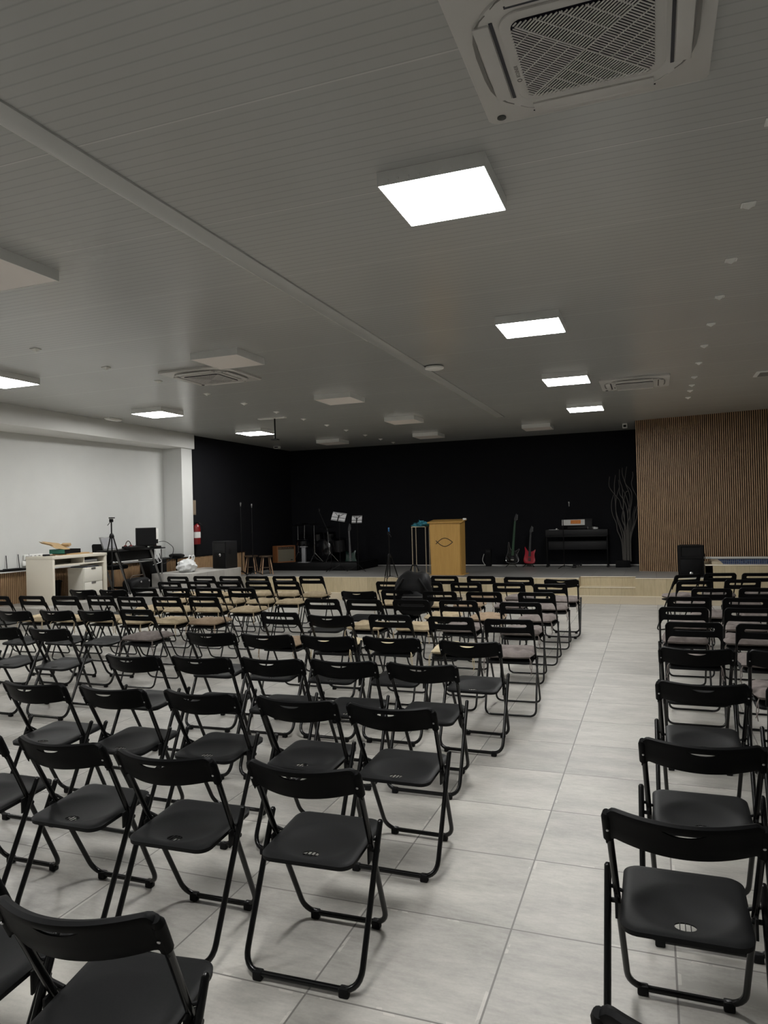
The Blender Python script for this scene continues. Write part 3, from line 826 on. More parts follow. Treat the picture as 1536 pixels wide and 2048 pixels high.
# ------------------------------------------------------------------ things on the stage
# pulpit
t = thing('pulpit', 'honey-coloured wooden pulpit with a fish outline, at the stage edge', 'pulpit', (-4.185, 15.0, SZ))
mb = MB(); mb.prism([(-.335, -.0), (.335, 0), (.30, -.0), (.335, 0)][:0] or [(-.318, 0), (.318, 0), (.338, 1.11), (-.338, 1.11)], -.02, .02, Matrix.Translation((0, 0, 0)) @ Matrix.Rotation(PI / 2, 4, 'X'))
mb.build('front_panel', M['pine'], t)
for s in (-1, 1):
    mb = MB(); mb.prism([(.02, 0), (.40, 0), (.44, 1.16), (.02, 1.11)], -.012, .012, Matrix.Translation((s * .322, 0, 0)) @ Matrix.Rotation(PI / 2, 4, 'Y') @ Matrix.Rotation(PI / 2, 4, 'Z') )
    mb.build('side_panel', M['pine'], t)
MB().box((0, .2, 1.152), (.76, .50, .028), .005, Matrix.Rotation(math.radians(6), 3, 'X')).build('top', M['pine'], t)
MB().bb(-.36, .40, -.03, .46, 0, .014, .003).build('base', M['pine'], t)
mb = MB(); pts = []
a, b = .172, .075
up = [(-.215, -.062)] + [(-.155 + .31 * i / 16, 0) for i in range(0)]
def arc(sg):
    out = []
    for i in range(25):
        u = i / 24; x = -.20 + .37 * u; zz = sg * .088 * math.sin(PI * (u ** .92 - .12) / .88) if True else 0
        out.append((x, -.0215, .705 + zz))
    return out
mb.tube(arc(1), .0085, 6); mb.tube(arc(-1), .0085, 6); mb.build('fish_emblem', M['engrave'], t)
t = thing('remote_box', 'small white plastic box on the right rear of the pulpit top', 'box', (-3.80, 15.22, SZ + 1.169))
MB().bb(-.03, .03, -.05, .05, 0, .04, .006).build('body', M['fixture_white'], t); MB().lathe([(.008, 0), (.008, .01), (.0001, .012)], (0, 0, .04), 10).build('button', M['dark_grey'], t)

# slim pedestal with cloth
t = thing('plant_stand', 'tall slim pale-metal stand beside the pulpit carrying a teal cloth', 'stand', (-4.83, 15.32, SZ))
MB().bb(-.165, .165, -.15, .15, 1.035, 1.05, .003).build('top', M['gold'], t)
for sx in (-1, 1):
    for sy in (-1, 1): MB().bb(sx * .155 - .0075, sx * .155 + .0075, sy * .14 - .0075, sy * .14 + .0075, 0, 1.035).build('leg', M['gold'], t)
mb = MB()
for s in (-1, 1): mb.bb(-.155, .155, s * .14 - .005, s * .14 + .005, .0, .012)
mb.build('foot_rail', M['gold'], t)
o = blob((.14, .12, .075), 3, 1.2, 3.2, 2.2, 28, 14, -.02).build('cloth', M['teal']); o.location = (-4.81, 15.32, SZ + 1.071); tag(o, 'crumpled teal cloth lying on the slim pale stand', 'cloth')

# phone tripod in front of the stage
def tripod(name, label, loc, h, hub, spread, top_mat, rz=0.2, legs=None):
    t = thing(name, label, 'tripod', loc, rz)
    MB().tube([(0, 0, hub - .42), (0, 0, h - .10)], .012, 8).build('column', M['black'], t)
    for k in range(3):
        a = 2 * PI * k / 3
        if legs: a, spread = math.radians(legs[k][0]), legs[k][1]
        d = Vector((math.cos(a), math.sin(a), 0))
        mb = MB(); p0 = d * .035 + Vector((0, 0, hub)); p1 = d * spread + Vector((0, 0, .012)); m_ = p0.lerp(p1, .5)
        mb.tube([p0, m_], .011, 8); mb.tube([m_, p1], .008, 8); mb.lathe([(.0125, -.012), (.0125, .01), (.006, .014)], p1, 8)
        lg = mb.build('leg', M['black'], t)
        mb = MB(); mb.tube([p0.lerp(p1, .55), Vector((0, 0, hub - .40))], .005, 6); mb.build('brace', M['black'], lg)
    MB().lathe([(.035, -.03), (.045, 0), (.035, .035), (.016, .06)], (0, 0, hub), 14).build('hub', M['black'], t)
    MB().box((0, 0, h - .075), (.05, .06, .06), .008).build('head', M['black'], t)
    MB().tube([(0, 0, h - .08), (.03, -.13, h - .16)], .006, 6).build('pan_handle', M['black'], t)
    return t
t = tripod('phone_tripod', 'black phone tripod with blue clip standing before the stage', (-5.08, 13.95, 0), 1.38, .83, .28, None, .5)
MB().box((0, 0, 1.375), (.03, .022, .085), .005).build('phone_clip', M['blue'], t)

# black backpack on a chair
t = thing('backpack', 'bulky black backpack sitting on a chair in front of the pulpit', 'backpack', (-2.67, 8.16, .4525), .1)
o = blob((.215, .17, .265), 5, .16, 1.7, 2.7, 30, 18); o.build('body', M['bag_black'], t, (0, 0, .26))
o = blob((.15, .07, .14), 6, .12, 1.8, 2.8, 22, 12).build('front_pocket', M['bag_black'], t, (.02, -.15, .17))
mb = MB(); mb.tube([(-.05, .02, .53), (-.02, .02, .60), (.03, .02, .60), (.06, .02, .53)], .009, 8); mb.build('handle', M['bag_black'], t)
for s in (-1, 1): MB().tube([(s * .09, -.16, .46), (s * .2, -.18, .30), (s * .21, -.14, .1)], .014, 8).build('strap', M['bag_black'], t)
MB().tube([(-.10, -.215, .25), (.14, -.215, .25)], .004, 6).build('zip', M['steel'], t)

# music stands
def music_stand(x, y, zc, w, h, tilt, rz, roll, label):
    t = thing('music_stand', label, 'music stand', (x, y, SZ), rz, 'music stands with sheet music')
    MB().tube([(0, .02, .05), (0, .02, zc - .05)], .009, 8).build('pole', M['black'], t)
    for k in range(3):
        a = PI / 2 + 2 * PI * k / 3; MB().tube([(0, .02, .16), (.28 * math.cos(a), .02 + .28 * math.sin(a), .008)], .006, 6).build('leg', M['black'], t)
    R = Matrix.Translation((0, 0, zc)) @ Matrix.Rotation(roll, 4, 'Y') @ Matrix.Rotation(tilt, 4, 'X')
    def loc(px, pz, d=0): return R @ Vector((px, d, pz))
    mb = MB()
    for pz in (-h * .42, -.02, h * .42): mb.tube([loc(-w * .5, pz, -.012), loc(w * .5, pz, -.012)], .005, 6)
    mb.tube([loc(-w * .33, h * .42, -.014), loc(0, 0, -.014)], .005, 6); mb.tube([loc(w * .33, h * .42, -.014), loc(0, 0, -.014)], .005, 6)
    mb.tube([loc(0, .05, -.018), loc(0, -h * .5, -.018)], .012, 6); mb.tube([loc(-w * .5, -h * .5, 0), loc(w * .5, -h * .5, 0)], .006, 6)
    mb.build('desk', M['black'], t)
    o = MB().box((0, 0, 0), (w, .003, h)).build('sheet_music', M['paper_grey']); o.matrix_world = Matrix.Translation((x, y, SZ)) @ Matrix.Rotation(rz, 4, 'Z') @ R
    tag(o, 'pale sheet music resting on the ' + ('left tilted' if roll else 'right smaller') + ' music stand', 'sheet music', 'sheet music on the stands')
    return t
music_stand(-7.10, 16.0, 1.31, .36, .22, math.radians(-22), 0, math.radians(9), 'black wire music stand with tilted wide sheets, left of the pair')
music_stand(-6.63, 16.0, 1.237, .26, .185, math.radians(-14), 0, 0, 'black wire music stand with a narrower sheet, right of the pair')

# microphone stands at left
def mic_stand(x, y, h, label, boom=True):
    t = thing('microphone_stand', label, 'microphone stand', (x, y, SZ), random.uniform(0, 2), 'microphone stands at the left of the stage')
    MB().tube([(0, 0, .06), (0, 0, h * .62)], .011, 8).build('pole', M['black'], t); MB().tube([(0, 0, h * .6), (0, 0, h)], .007, 8).build('upper_pole', M['dark_grey'], t)
    for k in range(3):
        a = 2 * PI * k / 3; MB().tube([(0, 0, .10), (.22 * math.cos(a), .22 * math.sin(a), .012)], .010, 8).build('leg', M['black'], t)
    MB().lathe([(.02, -.025), (.022, .0), (.02, .025)], (0, 0, h * .62), 10).build('clutch', M['black'], t)
    MB().lathe([(.012, 0), (.014, .03), (.024, .06), (.022, .085), (.0001, .10)], (0, 0, h - .02), 10).build('microphone', M['steel'], t)
    return t
mic_stand(-9.08, 14.80, 1.64, 'tall black microphone stand nearest the left black wall')
mic_stand(-8.82, 14.86, 1.60, 'tall black microphone stand right of the leftmost one')

# two wooden stools with pale legs, behind and between the stands
def stool(x, y, label, rz):
    t = thing('wooden_stool', label, 'stool', (x, y, SZ), rz, 'dark wooden stools')
    MB().lathe([(.0001, .40), (.15, .40), (.165, .41), (.165, .43), (.155, .44), (.0001, .44)], n=28).build('seat', M['dk_wood'], t)
    for k in range(4):
        a = PI / 4 + k * PI / 2; d = Vector((math.cos(a), math.sin(a), 0))
        MB().tube([d * .11 + Vector((0, 0, .40)), d * .185 + Vector((0, 0, .0))], .014, 8, rads=[.013, .016]).build('leg', M['tan'], t)
    mb = MB(); pts = [(.15 * math.cos(a), .15 * math.sin(a), .16) for a in [2 * PI * i / 20 for i in range(20)]]; mb.tube(pts, .008, 6, True); mb.build('ring', M['dk_wood'], t)
stool(-9.10, 15.25, 'dark round wooden stool with pale legs, beside the grey landing', .3)
stool(-8.62, 15.12, 'dark round wooden stool with pale legs, beside the wooden amplifier', .75)

# drum riser, drum kit, amplifier
t = thing('drum_riser', 'low black riser carrying the drums and the wooden amplifier', 'platform', (-7.95, 16.9, SZ))
MB().bb(-1.2, 1.2, -.7, .75, 0, .19, .006).build('deck', M['black_soft'], t); MB().bb(-1.21, 1.21, -.712, -.70, .0, .195, .003).build('front_edge', M['black'], t)
RZ = SZ + .19
t = thing('guitar_amplifier', 'wooden guitar amplifier with pale grille cloth on the riser', 'amplifier', (-8.80, 16.45, RZ), .98)
mb = MB(); mb.bb(-.26, .26, -.03, .22, 0, .025); mb.bb(-.26, .26, -.03, .22, .40, .425); mb.bb(-.26, -.235, -.03, .22, .025, .40); mb.bb(.235, .26, -.03, .22, .025, .40); mb.bb(-.235, .235, .17, .19, .025, .40)
mb.build('cabinet', M['amp_wood'], t)
MB().bb(-.235, .235, -.012, .0, .025, .335).build('grille_cloth', M['amp_cloth'], t); MB().bb(-.235, .235, -.02, .0, .338, .40).build('control_panel', M['dk_wood'], t)
for k in range(5): MB().lathe([(.011, 0), (.009, .016), (.0001, .016)], (-.15 + .07 * k, -.02, .37), 10, Matrix.Rotation(PI / 2, 3, 'X')).build('knob', M['chrome'], t)
MB().tube(rounded([(-.07, .1, .425), (-.07, .1, .455), (.07, .1, .455), (.07, .1, .425)], .02, 4), .008, 6).build('handle', M['black'], t); MB().bb(.13, .19, -.016, -.012, .05, .07).build('badge', M['black'], t)

t = thing('drum_kit', 'black drum kit with chrome stands, dim on the left riser', 'drum kit', (-7.95, 16.95, RZ))
mb = MB(); rx = Matrix.Rotation(PI / 2, 3, 'X')
mb.lathe([(.26, -.2), (.275, -.19), (.275, .19), (.26, .2)], (.05, 0, .28), 32, rx); bd = mb.build('bass_drum', M['glossy_black'], t)
for s in (-.205, .205): MB().tube([(.05 + .272 * math.cos(a), s, .28 + .272 * math.sin(a)) for a in [2 * PI * i / 28 for i in range(28)]], .011, 6, True).build('hoop', M['black'], bd)
for x, y, z, r, h in ((-.12, -.10, .63, .135, .18), (.22, -.10, .63, .15, .2), (-.42, -.35, .50, .17, .13), (.55, -.25, .42, .19, .30)):
    mb = MB(); mb.lathe([(r - .01, -h / 2), (r, -h / 2 + .008), (r, h / 2 - .008), (r - .01, h / 2)], (x, y, z), 24, Matrix.Rotation(.18, 3, 'X')); d_ = mb.build('drum', M['glossy_black'], t)
    MB().lathe([(r - .015, 0), (.0001, .001)], (x, y - .001, z + h / 2 + .001), 24).build('drum_head', M['dark_grey'], d_)
for x, y, h, lean in ((-.86, .22, .95, .0), (-.58, .0, .98, .03), (-.06, -.45, .97, .0), (.34, -.40, .88, -.06)):
    mb = MB(); mb.tube([(x, y, .20), (x + lean * .6, y, h * .62)], .010, 8); mb.tube([(x + lean * .6, y, h * .62), (x + lean, y, h)], .0075, 8); sd = mb.build('cymbal_stand', M['chrome'], t)
    mb = MB()
    for k in range(3):
        a = 2 * PI * k / 3 + .4; mb.tube([(x, y, .24), (x + .2 * math.cos(a), y + .2 * math.sin(a), .01)], .008, 6)
    mb.build('stand_legs', M['chrome'], sd)
    mb = MB(); mb.lathe([(.0001, .012), (.03, .010), (.045, .0), (.20, -.018), (.205, -.019), (.045, -.004), (.0001, .0)], (x + lean, y, h), 28, Matrix.Rotation(.12, 3, 'X')); mb.build('cymbal', M['black'], sd)
t = thing('boom_stand', 'black boom microphone stand leaning over the drum kit', 'microphone stand', (-7.35, 16.05, SZ))
MB().tube([(0, 0, .05), (0, 0, .85)], .011, 8).build('pole', M['black'], t); MB().tube([(.08, 0, .62), (-.28, .0, 1.43)], .008, 8).build('boom', M['black'], t)
for k in range(3): MB().tube([(0, 0, .09), (.3 * math.cos(2.1 * k + .5), .3 * math.sin(2.1 * k + .5), .011)], .009, 8).build('leg', M['black'], t)
MB().lathe([(.012, 0), (.014, .03), (.024, .06), (.0001, .09)], (-.29, 0, 1.45), 10).build('microphone', M['dark_grey'], t)
t = thing('pedestal_stool', 'small pale grey T-shaped pedestal standing in front of drums', 'stool', (-8.22, 16.32, RZ))
MB().bb(-.085, .085, -.06, .06, .385, .41, .004).build('top', M['pale_grey'], t); MB().bb(-.05, .05, -.035, .035, .012, .385, .004).build('stem', M['pale_grey'], t); MB().bb(-.14, .14, -.09, .09, 0, .012, .002).build('base', M['pale_grey'], t)

# guitars
def guitar(name, label, loc, lean, scale, body_m, neck_m, outline, neck_len, body_h, tilt_back=.16, trim=None, rz=0):
    t = thing(name, label, 'guitar', loc, rz)
    R = Matrix.Rotation(lean, 4, 'Y') @ Matrix.Rotation(-tilt_back, 4, 'X') @ Matrix.Rotation(PI / 2, 4, 'X')
    mb = MB(); mb.prism([(x * scale, y * scale) for x, y in outline], -.022, .022, R, .006); b = mb.build('body', body_m, t)
    mb = MB(); y0 = body_h * .55 * scale; y1 = (body_h + neck_len) * scale
    mb.prism([(-.031 * scale, y0), (.031 * scale, y0), (.023 * scale, y1), (-.023 * scale, y1)], .018, .042, R); mb.build('neck', neck_m, t)
    mb = MB(); mb.prism([(-.023 * scale, y1), (.023 * scale, y1), (.055 * scale, y1 + .05 * scale), (.045 * scale, y1 + .17 * scale), (.015 * scale, y1 + .20 * scale), (-.03 * scale, y1 + .06 * scale)], .016, .032, R); hd = mb.build('headstock', M['fret'], t)
    for k in range(4):
        mb = MB(); p = R @ Vector(((.05 + .006) * scale, y1 + (.05 + .035 * k) * scale, .024)); mb.lathe([(.009, -.006), (.009, .006)], p, 8); mb.build('tuning_peg', M['chrome'], hd)
    for k in range(2):
        mb = MB(); yy = (.14 + .10 * k) * scale * body_h / .42; mb.prism([(-.04 * scale, yy), (.04 * scale, yy), (.04 * scale, yy + .028 * scale), (-.04 * scale, yy + .028 * scale)], .022, .030, R); mb.build('pickup', M['fret'], b)
    mb = MB(); mb.prism([(-.04 * scale, .07 * scale), (.04 * scale, .07 * scale), (.04 * scale, .10 * scale), (-.04 * scale, .10 * scale)], .022, .034, R); mb.build('bridge', M['chrome'] if trim else M['fret'], b)
    mb = MB()
    for k in range(4): mb.tube([R @ Vector(((-.018 + .012 * k) * scale, .09 * scale, .046)), R @ Vector(((-.014 + .009 * k) * scale, y1, .046))], .001, 4)
    mb.build('strings', M['steel'], t)
    if trim:
        mb = MB(); mb.tube([R @ Vector((x * scale, y * scale, .020)) for x, y in outline], .0035, 6, True); mb.build('edge_binding', M['chrome'], b)
    return t
super_strat = [(-.16, .06), (-.13, .01), (-.05, -.005), (.06, 0), (.135, .015), (.165, .07), (.155, .14), (.125, .20), (.12, .26), (.15, .34), (.158, .385), (.145, .40), (.11, .355), (.06, .325), (.04, .335), (-.045, .335), (-.07, .345), (-.105, .40), (-.125, .455), (-.145, .46), (-.15, .43), (-.13, .33), (-.125, .25), (-.14, .18), (-.165, .12)]
bass_body = [(-.17, .07), (-.14, .015), (-.06, -.005), (.06, -.005), (.13, .015), (.165, .07), (.16, .14), (.125, .20), (.12, .26), (.15, .33), (.17, .375), (.155, .385), (.10, .33), (.05, .31), (-.05, .34), (-.085, .40), (-.105, .49), (-.125, .545), (-.14, .54), (-.14, .46), (-.13, .36), (-.13, .27), (-.15, .2), (-.17, .14)]
guitar('bass_guitar', 'dark bass guitar with a green neck, on a low stand', (-3.21, 17.45, SZ + .085), .07, .93, M['glossy_black'], M['green_neck'], bass_body, .74, .36, .16, True)
guitar('electric_guitar', 'red electric guitar with dark neck, beside the green-necked bass', (-2.80, 17.45, SZ + .075), .05, .86, M['red_gtr'], M['fret'], super_strat, .50, .36)
guitar('bass_guitar', 'dark green guitar standing below the narrow music stand', (-7.12, 16.75, SZ + .085), -.10, .95, M['dk_green'], M['fret'], super_strat, .56, .36)
for x, y, lab in ((-3.21, 17.42, 'low black guitar stand under the green-necked bass'), (-2.80, 17.42, 'low black guitar stand under the red guitar'), (-7.12, 16.72, 'low black guitar stand under the dark green guitar')):
    t = thing('guitar_stand', lab, 'guitar stand', (x, y, SZ), 0, 'low guitar stands')
    MB().tube(rounded([(-.13, -.12, .008), (-.06, .02, .075), (.06, .02, .075), (.13, -.12, .008)], .03, 4), .009, 6).build('cradle', M['black'], t)
    MB().tube([(0, .02, .075), (0, .22, .42)], .009, 6).build('back_post', M['black'], t); MB().tube([(0, .12, .25), (0, .30, .008)], .008, 6).build('rear_leg', M['black'], t)
t = thing('pedal_board', 'dark upright effects unit with a hanging pale cable by the wall', 'effects unit', (-3.82, 17.62, SZ))
MB().bb(-.07, .07, -.05, .05, 0, .42, .008).build('case', M['black_soft'], t); MB().bb(-.055, .055, -.056, -.05, .33, .39, .002).build('display', M['dark_grey'], t)
for k in range(3): MB().lathe([(.012, 0), (.01, .014), (.0001, .014)], (-.035 + .035 * k, -.05, .25), 10, Matrix.Rotation(PI / 2, 3, 'X')).build('knob', M['dark_grey'], t)
o = MB().tube(rounded([(-3.93, 17.6, SZ + .30), (-3.97, 17.56, SZ + .15), (-3.9, 17.58, SZ + .02), (-3.6, 17.66, SZ + .008), (-3.3, 17.64, SZ + .008), (-2.9, 17.68, SZ + .008)], .05, 4), .007, 6).build('audio_cable', M['tape'])
tag(o, 'pale cable running along the stage floor behind the guitars', 'cable')

# digital piano
t = thing('digital_piano', 'black digital piano on slim legs against the dark wall', 'piano', (-1.675, 17.28, SZ))
MB().bb(-.70, .70, -.02, .34, .72, .87, .006).build('body', M['dark_grey'], t)
MB().bb(-.68, .68, -.045, .02, .70, .735, .004).build('key_slip', M['black'], t)
MB().bb(-.62, .62, -.03, .11, .735, .75, .002).build('keyboard', M['black'], t)
for s in (-1, 1):
    MB().bb(s * .68 - .016, s * .68 + .016, .0, .05, 0, .72, .003).build('leg', M['black_soft'], t); MB().bb(s * .68 - .022, s * .68 + .022, -.03, .33, 0, .045, .006).build('foot', M['black'], t)
MB().bb(-.66, .66, .16, .18, .40, .60, .003).build('back_panel', M['dark_grey'], t)
MB().box((0.06, .27, 1.0), (.56, .015, .24), .003, Matrix.Rotation(-.22, 3, 'X')).build('music_rest', M['black'], t)
pd = MB().bb(-.10, .10, .0, .12, .03, .07, .004).build('pedal_box', M['black'], t)
for k in range(3): MB().bb(-.06 + .05 * k, -.035 + .05 * k, -.07, .0, .035, .045, .002).build('pedal', M['chrome'], pd)
t = thing('music_sheet', 'wide white songsheet with orange print propped on the piano', 'sheet music', (-1.755, 17.47, 1.39))
o = MB().box((0, 0, 0), (.52, .004, .135), 0, Matrix.Rotation(-.22, 3, 'X')).build('page', M['tape'], t)
MB().box((.055, -.0075, .012), (.23, .003, .088), 0, Matrix.Rotation(-.22, 3, 'X')).build('orange_print', M['orange'], t)
t = thing('paper_sheet', 'white sheet lying on the left end of the piano', 'paper', (-2.20, 17.42, SZ + .871), .05)
MB().bb(-.11, .11, -.08, .08, 0, .006).build('sheets', M['paper'], t); MB().bb(.05, .08, -.05, .03, .006, .03, .003).build('eraser', M['fixture_white'], t)
o = blob((.055, .04, .03), 8, .7, 2.5, 2.2, 18, 10, -.02).build('tissue', M['paper']); o.location = (-1.26, 17.42, SZ + .891); tag(o, 'crumpled white tissue on the right end of the piano', 'tissue')
t = thing('headphones', 'grey headphones lying on the front of the piano', 'headphones', (-1.36, 17.30, SZ + .871))
MB().tube([(.06 * math.cos(a), .0 + .06 * math.sin(a), .018) for a in [PI * i / 12 for i in range(13)]], .008, 6).build('band', M['grey_metal'], t)
for s in (-1, 1): MB().lathe([(.0001, -.012), (.03, -.012), (.034, 0), (.03, .012), (.0001, .012)], (s * .055, 0, .034), 16, Matrix.Rotation(PI / 2, 3, 'Y')).build('ear_cup', M['grey_metal'], t)
t = thing('microphone_stand', 'thin black microphone stand in front of the digital piano', 'microphone stand', (-1.93, 16.95, SZ))
MB().tube([(0, 0, .03), (0, 0, 1.12)], .009, 8).build('pole', M['black'], t); MB().tube([(0, 0, 1.10), (.14, .05, 1.42)], .006, 6).build('boom', M['black'], t)
MB().lathe([(.012, 0), (.014, .05), (.024, .08), (.022, .1), (.0001, .115)], (.14, .05, 1.41), 10).build('microphone', M['steel'], t)
for k in range(3): MB().tube([(0, 0, .07), (.22 * math.cos(2.1 * k), .22 * math.sin(2.1 * k), .010)], .008, 6).build('leg', M['black'], t)
t = thing('foot_pedal', 'small black sustain pedal on the stage floor under the piano', 'pedal', (-1.72, 17.10, SZ))
MB().box((0, 0, .022), (.09, .12, .03), .006, Matrix.Rotation(.12, 3, 'X')).build('case', M['black'], t); MB().box((0, -.03, .045), (.05, .07, .008), .002, Matrix.Rotation(.3, 3, 'X')).build('treadle', M['chrome'], t)

# willow branches in a black box planter
t = thing('branch_arrangement', 'tall curly grey branches in a black pot beside the slatted wall', 'branches', (-.665, 17.3, SZ))
MB().bb(-.155, .155, -.14, .14, 0, .155, .006).build('pot', M['black_soft'], t)
BR = [[(365, 1780), (345, 1450), (270, 1250), (255, 1120), (200, 980), (180, 850), (190, 720), (225, 610)], [(385, 1780), (370, 1400), (330, 1200), (290, 1080), (260, 900), (270, 680), (330, 480)],
 [(410, 1780), (410, 1300), (410, 960), (360, 840), (330, 720), (270, 640), (180, 520), (150, 430), (165, 290)], [(440, 1780), (440, 1300), (365, 1050), (400, 820), (390, 640), (385, 500), (340, 340), (340, 160)],
 [(450, 1780), (465, 1300), (470, 950), (420, 740), (335, 600), (330, 460), (320, 350)], [(470, 1780), (480, 1300), (475, 960), (520, 760), (510, 600), (450, 430), (400, 260), (400, 145)],
 [(490, 1780), (500, 1350), (510, 1150), (520, 900), (550, 740), (545, 560), (440, 410), (450, 250), (475, 120)], [(500, 1780), (510, 1350), (570, 1150), (590, 960), (645, 800), (640, 660), (580, 530), (555, 420), (585, 300), (580, 220)],
 [(510, 1780), (515, 1400), (590, 1150), (640, 980), (645, 880)], [(400, 1780), (395, 1350), (340, 1150), (270, 950), (250, 700), (240, 450), (265, 260)], [(495, 1780), (500, 1400), (530, 1250), (545, 1050), (600, 830)],
 [(420, 1780), (430, 1250), (390, 900), (440, 600), (500, 560)], [(460, 1780), (455, 1200), (510, 980), (470, 700), (380, 500)]]
for i, b in enumerate(BR):
    pts = []
    for k, (px, py) in enumerate(b):
        X = -.671 + (1200 + px / 8.9 - 1240) * .01057 + .665; Z = 2.617 - (920 + py / 8.9 - 935) * .0114 - SZ
        Y = .10 * math.sin(i * 2.4 + k * .9) * min(1, k / 3) + .05 * math.cos(i * 1.9)
        pts.append(Vector((X, Y, Z if k else .13)))
    sm = []
    for k in range(len(pts) - 1):           # Catmull-Rom
        p0 = pts[max(0, k - 1)]; p1 = pts[k]; p2 = pts[k + 1]; p3 = pts[min(len(pts) - 1, k + 2)]
        for s in range(6):
            u = s / 6; sm.append(.5 * ((2 * p1) + (p2 - p0) * u + (2 * p0 - 5 * p1 + 4 * p2 - p3) * u * u + (3 * p1 - p0 - 3 * p2 + p3) * u ** 3))
    sm.append(pts[-1]); N = len(sm)
    MB().tube(sm, .01, 6, rads=[.0115 - .006 * k / N for k in range(N)]).build('branch', M['branch'], t)

# loudspeakers
def speaker(label, loc, rz, w, h, d, badge, group='black loudspeakers by the stage'):
    t = thing('loudspeaker', label, 'loudspeaker', loc, rz, group)
    mb = MB(); mb.prism([(-w / 2, 0), (w / 2, 0), (w / 2, .03), (w * .36, d), (-w * .36, d), (-w / 2, .03)], 0, h, None, .012); mb.build('cabinet', M['dark_grey'] if not badge else M['black'], t)
    mb = MB(); mb.bb(-w * .42, w * .42, -.012, .004, h * .04, h * .56, .006); mb.build('woofer_grille', M['grill'], t)
    # horn: a shallow flare framed above the woofer
    mb = MB(); a = [(-w * .38, -.012, h * .64), (w * .38, -.012, h * .64), (w * .38, -.012, h * .95), (-w * .38, -.012, h * .95)]; b = [(-w * .12, .08, h * .74), (w * .12, .08, h * .74), (w * .12, .08, h * .85), (-w * .12, .08, h * .85)]
    av = [mb.bm.verts.new(p) for p in a]; bv = [mb.bm.verts.new(p) for p in b]
    for k in range(4): mb.bm.faces.new((av[k], av[(k + 1) % 4], bv[(k + 1) % 4], bv[k]))
    mb.bm.faces.new(bv[::-1])
    for x0, x1, z0, z1 in ((-w / 2 + .012, w / 2 - .012, h * .95, h * .985), (-w / 2 + .012, w / 2 - .012, h * .58, h * .64), (-w / 2 + .012, -w * .38, h * .64, h * .95), (w * .38, w / 2 - .012, h * .64, h * .95)): mb.bb(x0, x1, -.014, .004, z0, z1)
    mb.build('horn', M['black'] if badge else M['dark_grey'], t)
    mb = MB(); mb.lathe([(.0001, .004), (.026, .003), (.03, 0), (.0001, 0)], (0 if badge else .03, -.012, h * (.12 if badge else .50)), 20, Matrix.Rotation(PI / 2, 3, 'X')); mb.build('badge', M['chrome'], t)
    MB().tube(rounded([(w / 2, d * .3, h * .55), (w / 2 + .025, d * .3, h * .55), (w / 2 + .025, d * .3, h * .72), (w / 2, d * .3, h * .72)], .02, 4), .008, 6).build('handle', M['black'], t)
    return t
speaker('black loudspeaker with silver badge on right stage edge before slatted wall', (.645, 14.72, SZ), .03, .45, .60, .36, True)
speaker('dark grey loudspeaker on the grey landing beside the left black wall', (-8.55, 13.05, .646), -.28, .42, .57, .36, False)

# ------------------------------------------------------------------ left side
t = thing('desk', 'white laminate desk with a shelf, on the left platform', 'desk', (-9.05, 9.05, SZ), 0)
MB().bb(-.56, 0, 0, .045, 0, .735, .003).build('side_panel', M['desk_white'], t); MB().bb(-.56, 0, 1.185, 1.23, 0, .735, .003).build('side_panel', M['desk_white'], t)
MB().bb(-.565, .005, -.005, 1.235, .735, .785, .004).build('top', M['desk_white'], t); MB().bb(-.55, -.02, .045, 1.185, .615, .64, .002).build('shelf', M['desk_white'], t)
MB().bb(-.545, -.525, .045, 1.185, .64, .735).build('back_board', M['desk_white'], t)
MB().bb(-.30, -.02, .7, .72, .64, .735, .001).build('shelf_divider', M['desk_white'], t)
t = thing('drawer_unit', 'white three-drawer unit under the right half of the desk', 'drawer unit', (-9.10, 9.77, SZ))
MB().bb(-.34, 0, 0, .44, .05, .55, .004).build('body', M['unit_white'], t)
for k in range(2):
    dr = MB().bb(0, .014, .008, .432, .06 + .245 * k, .298 + .245 * k, .003).build('drawer', M['unit_white'], t); MB().bb(.010, .020, .17, .27, .265 + .245 * k, .30 + .245 * k, .003).build('handle', M['steel'], dr)
mb = MB()
for x in (-.29, -.06):
    for y in (.06, .38): mb.lathe([(.022, 0), (.022, .05)], (x, y, 0), 10)
mb.build('castors', M['black'], t)
t = thing('binder', 'navy ring binder lying on the desk shelf', 'binder', (-9.26, 9.98, SZ + .641), .06)
MB().bb(-.14, .14, -.16, .16, 0, .004).build('cover', M['navy'], t); MB().bb(-.13, .13, -.15, .15, .004, .04).build('pages', M['paper'], t)
MB().bb(-.14, .14, -.16, .16, .04, .045).build('cover', M['navy'], t)
t = thing('papers', 'blue and white papers on top of the drawer unit', 'papers', (-9.28, 10.0, SZ + .551), .1)
MB().bb(-.15, .15, -.18, .18, 0, .012).build('lower_sheets', M['navy'], t); MB().box((0, -.02, .018), (.29, .3, .008), 0, Matrix.Rotation(.15, 3, 'Z')).build('upper_sheets', M['paper'], t)
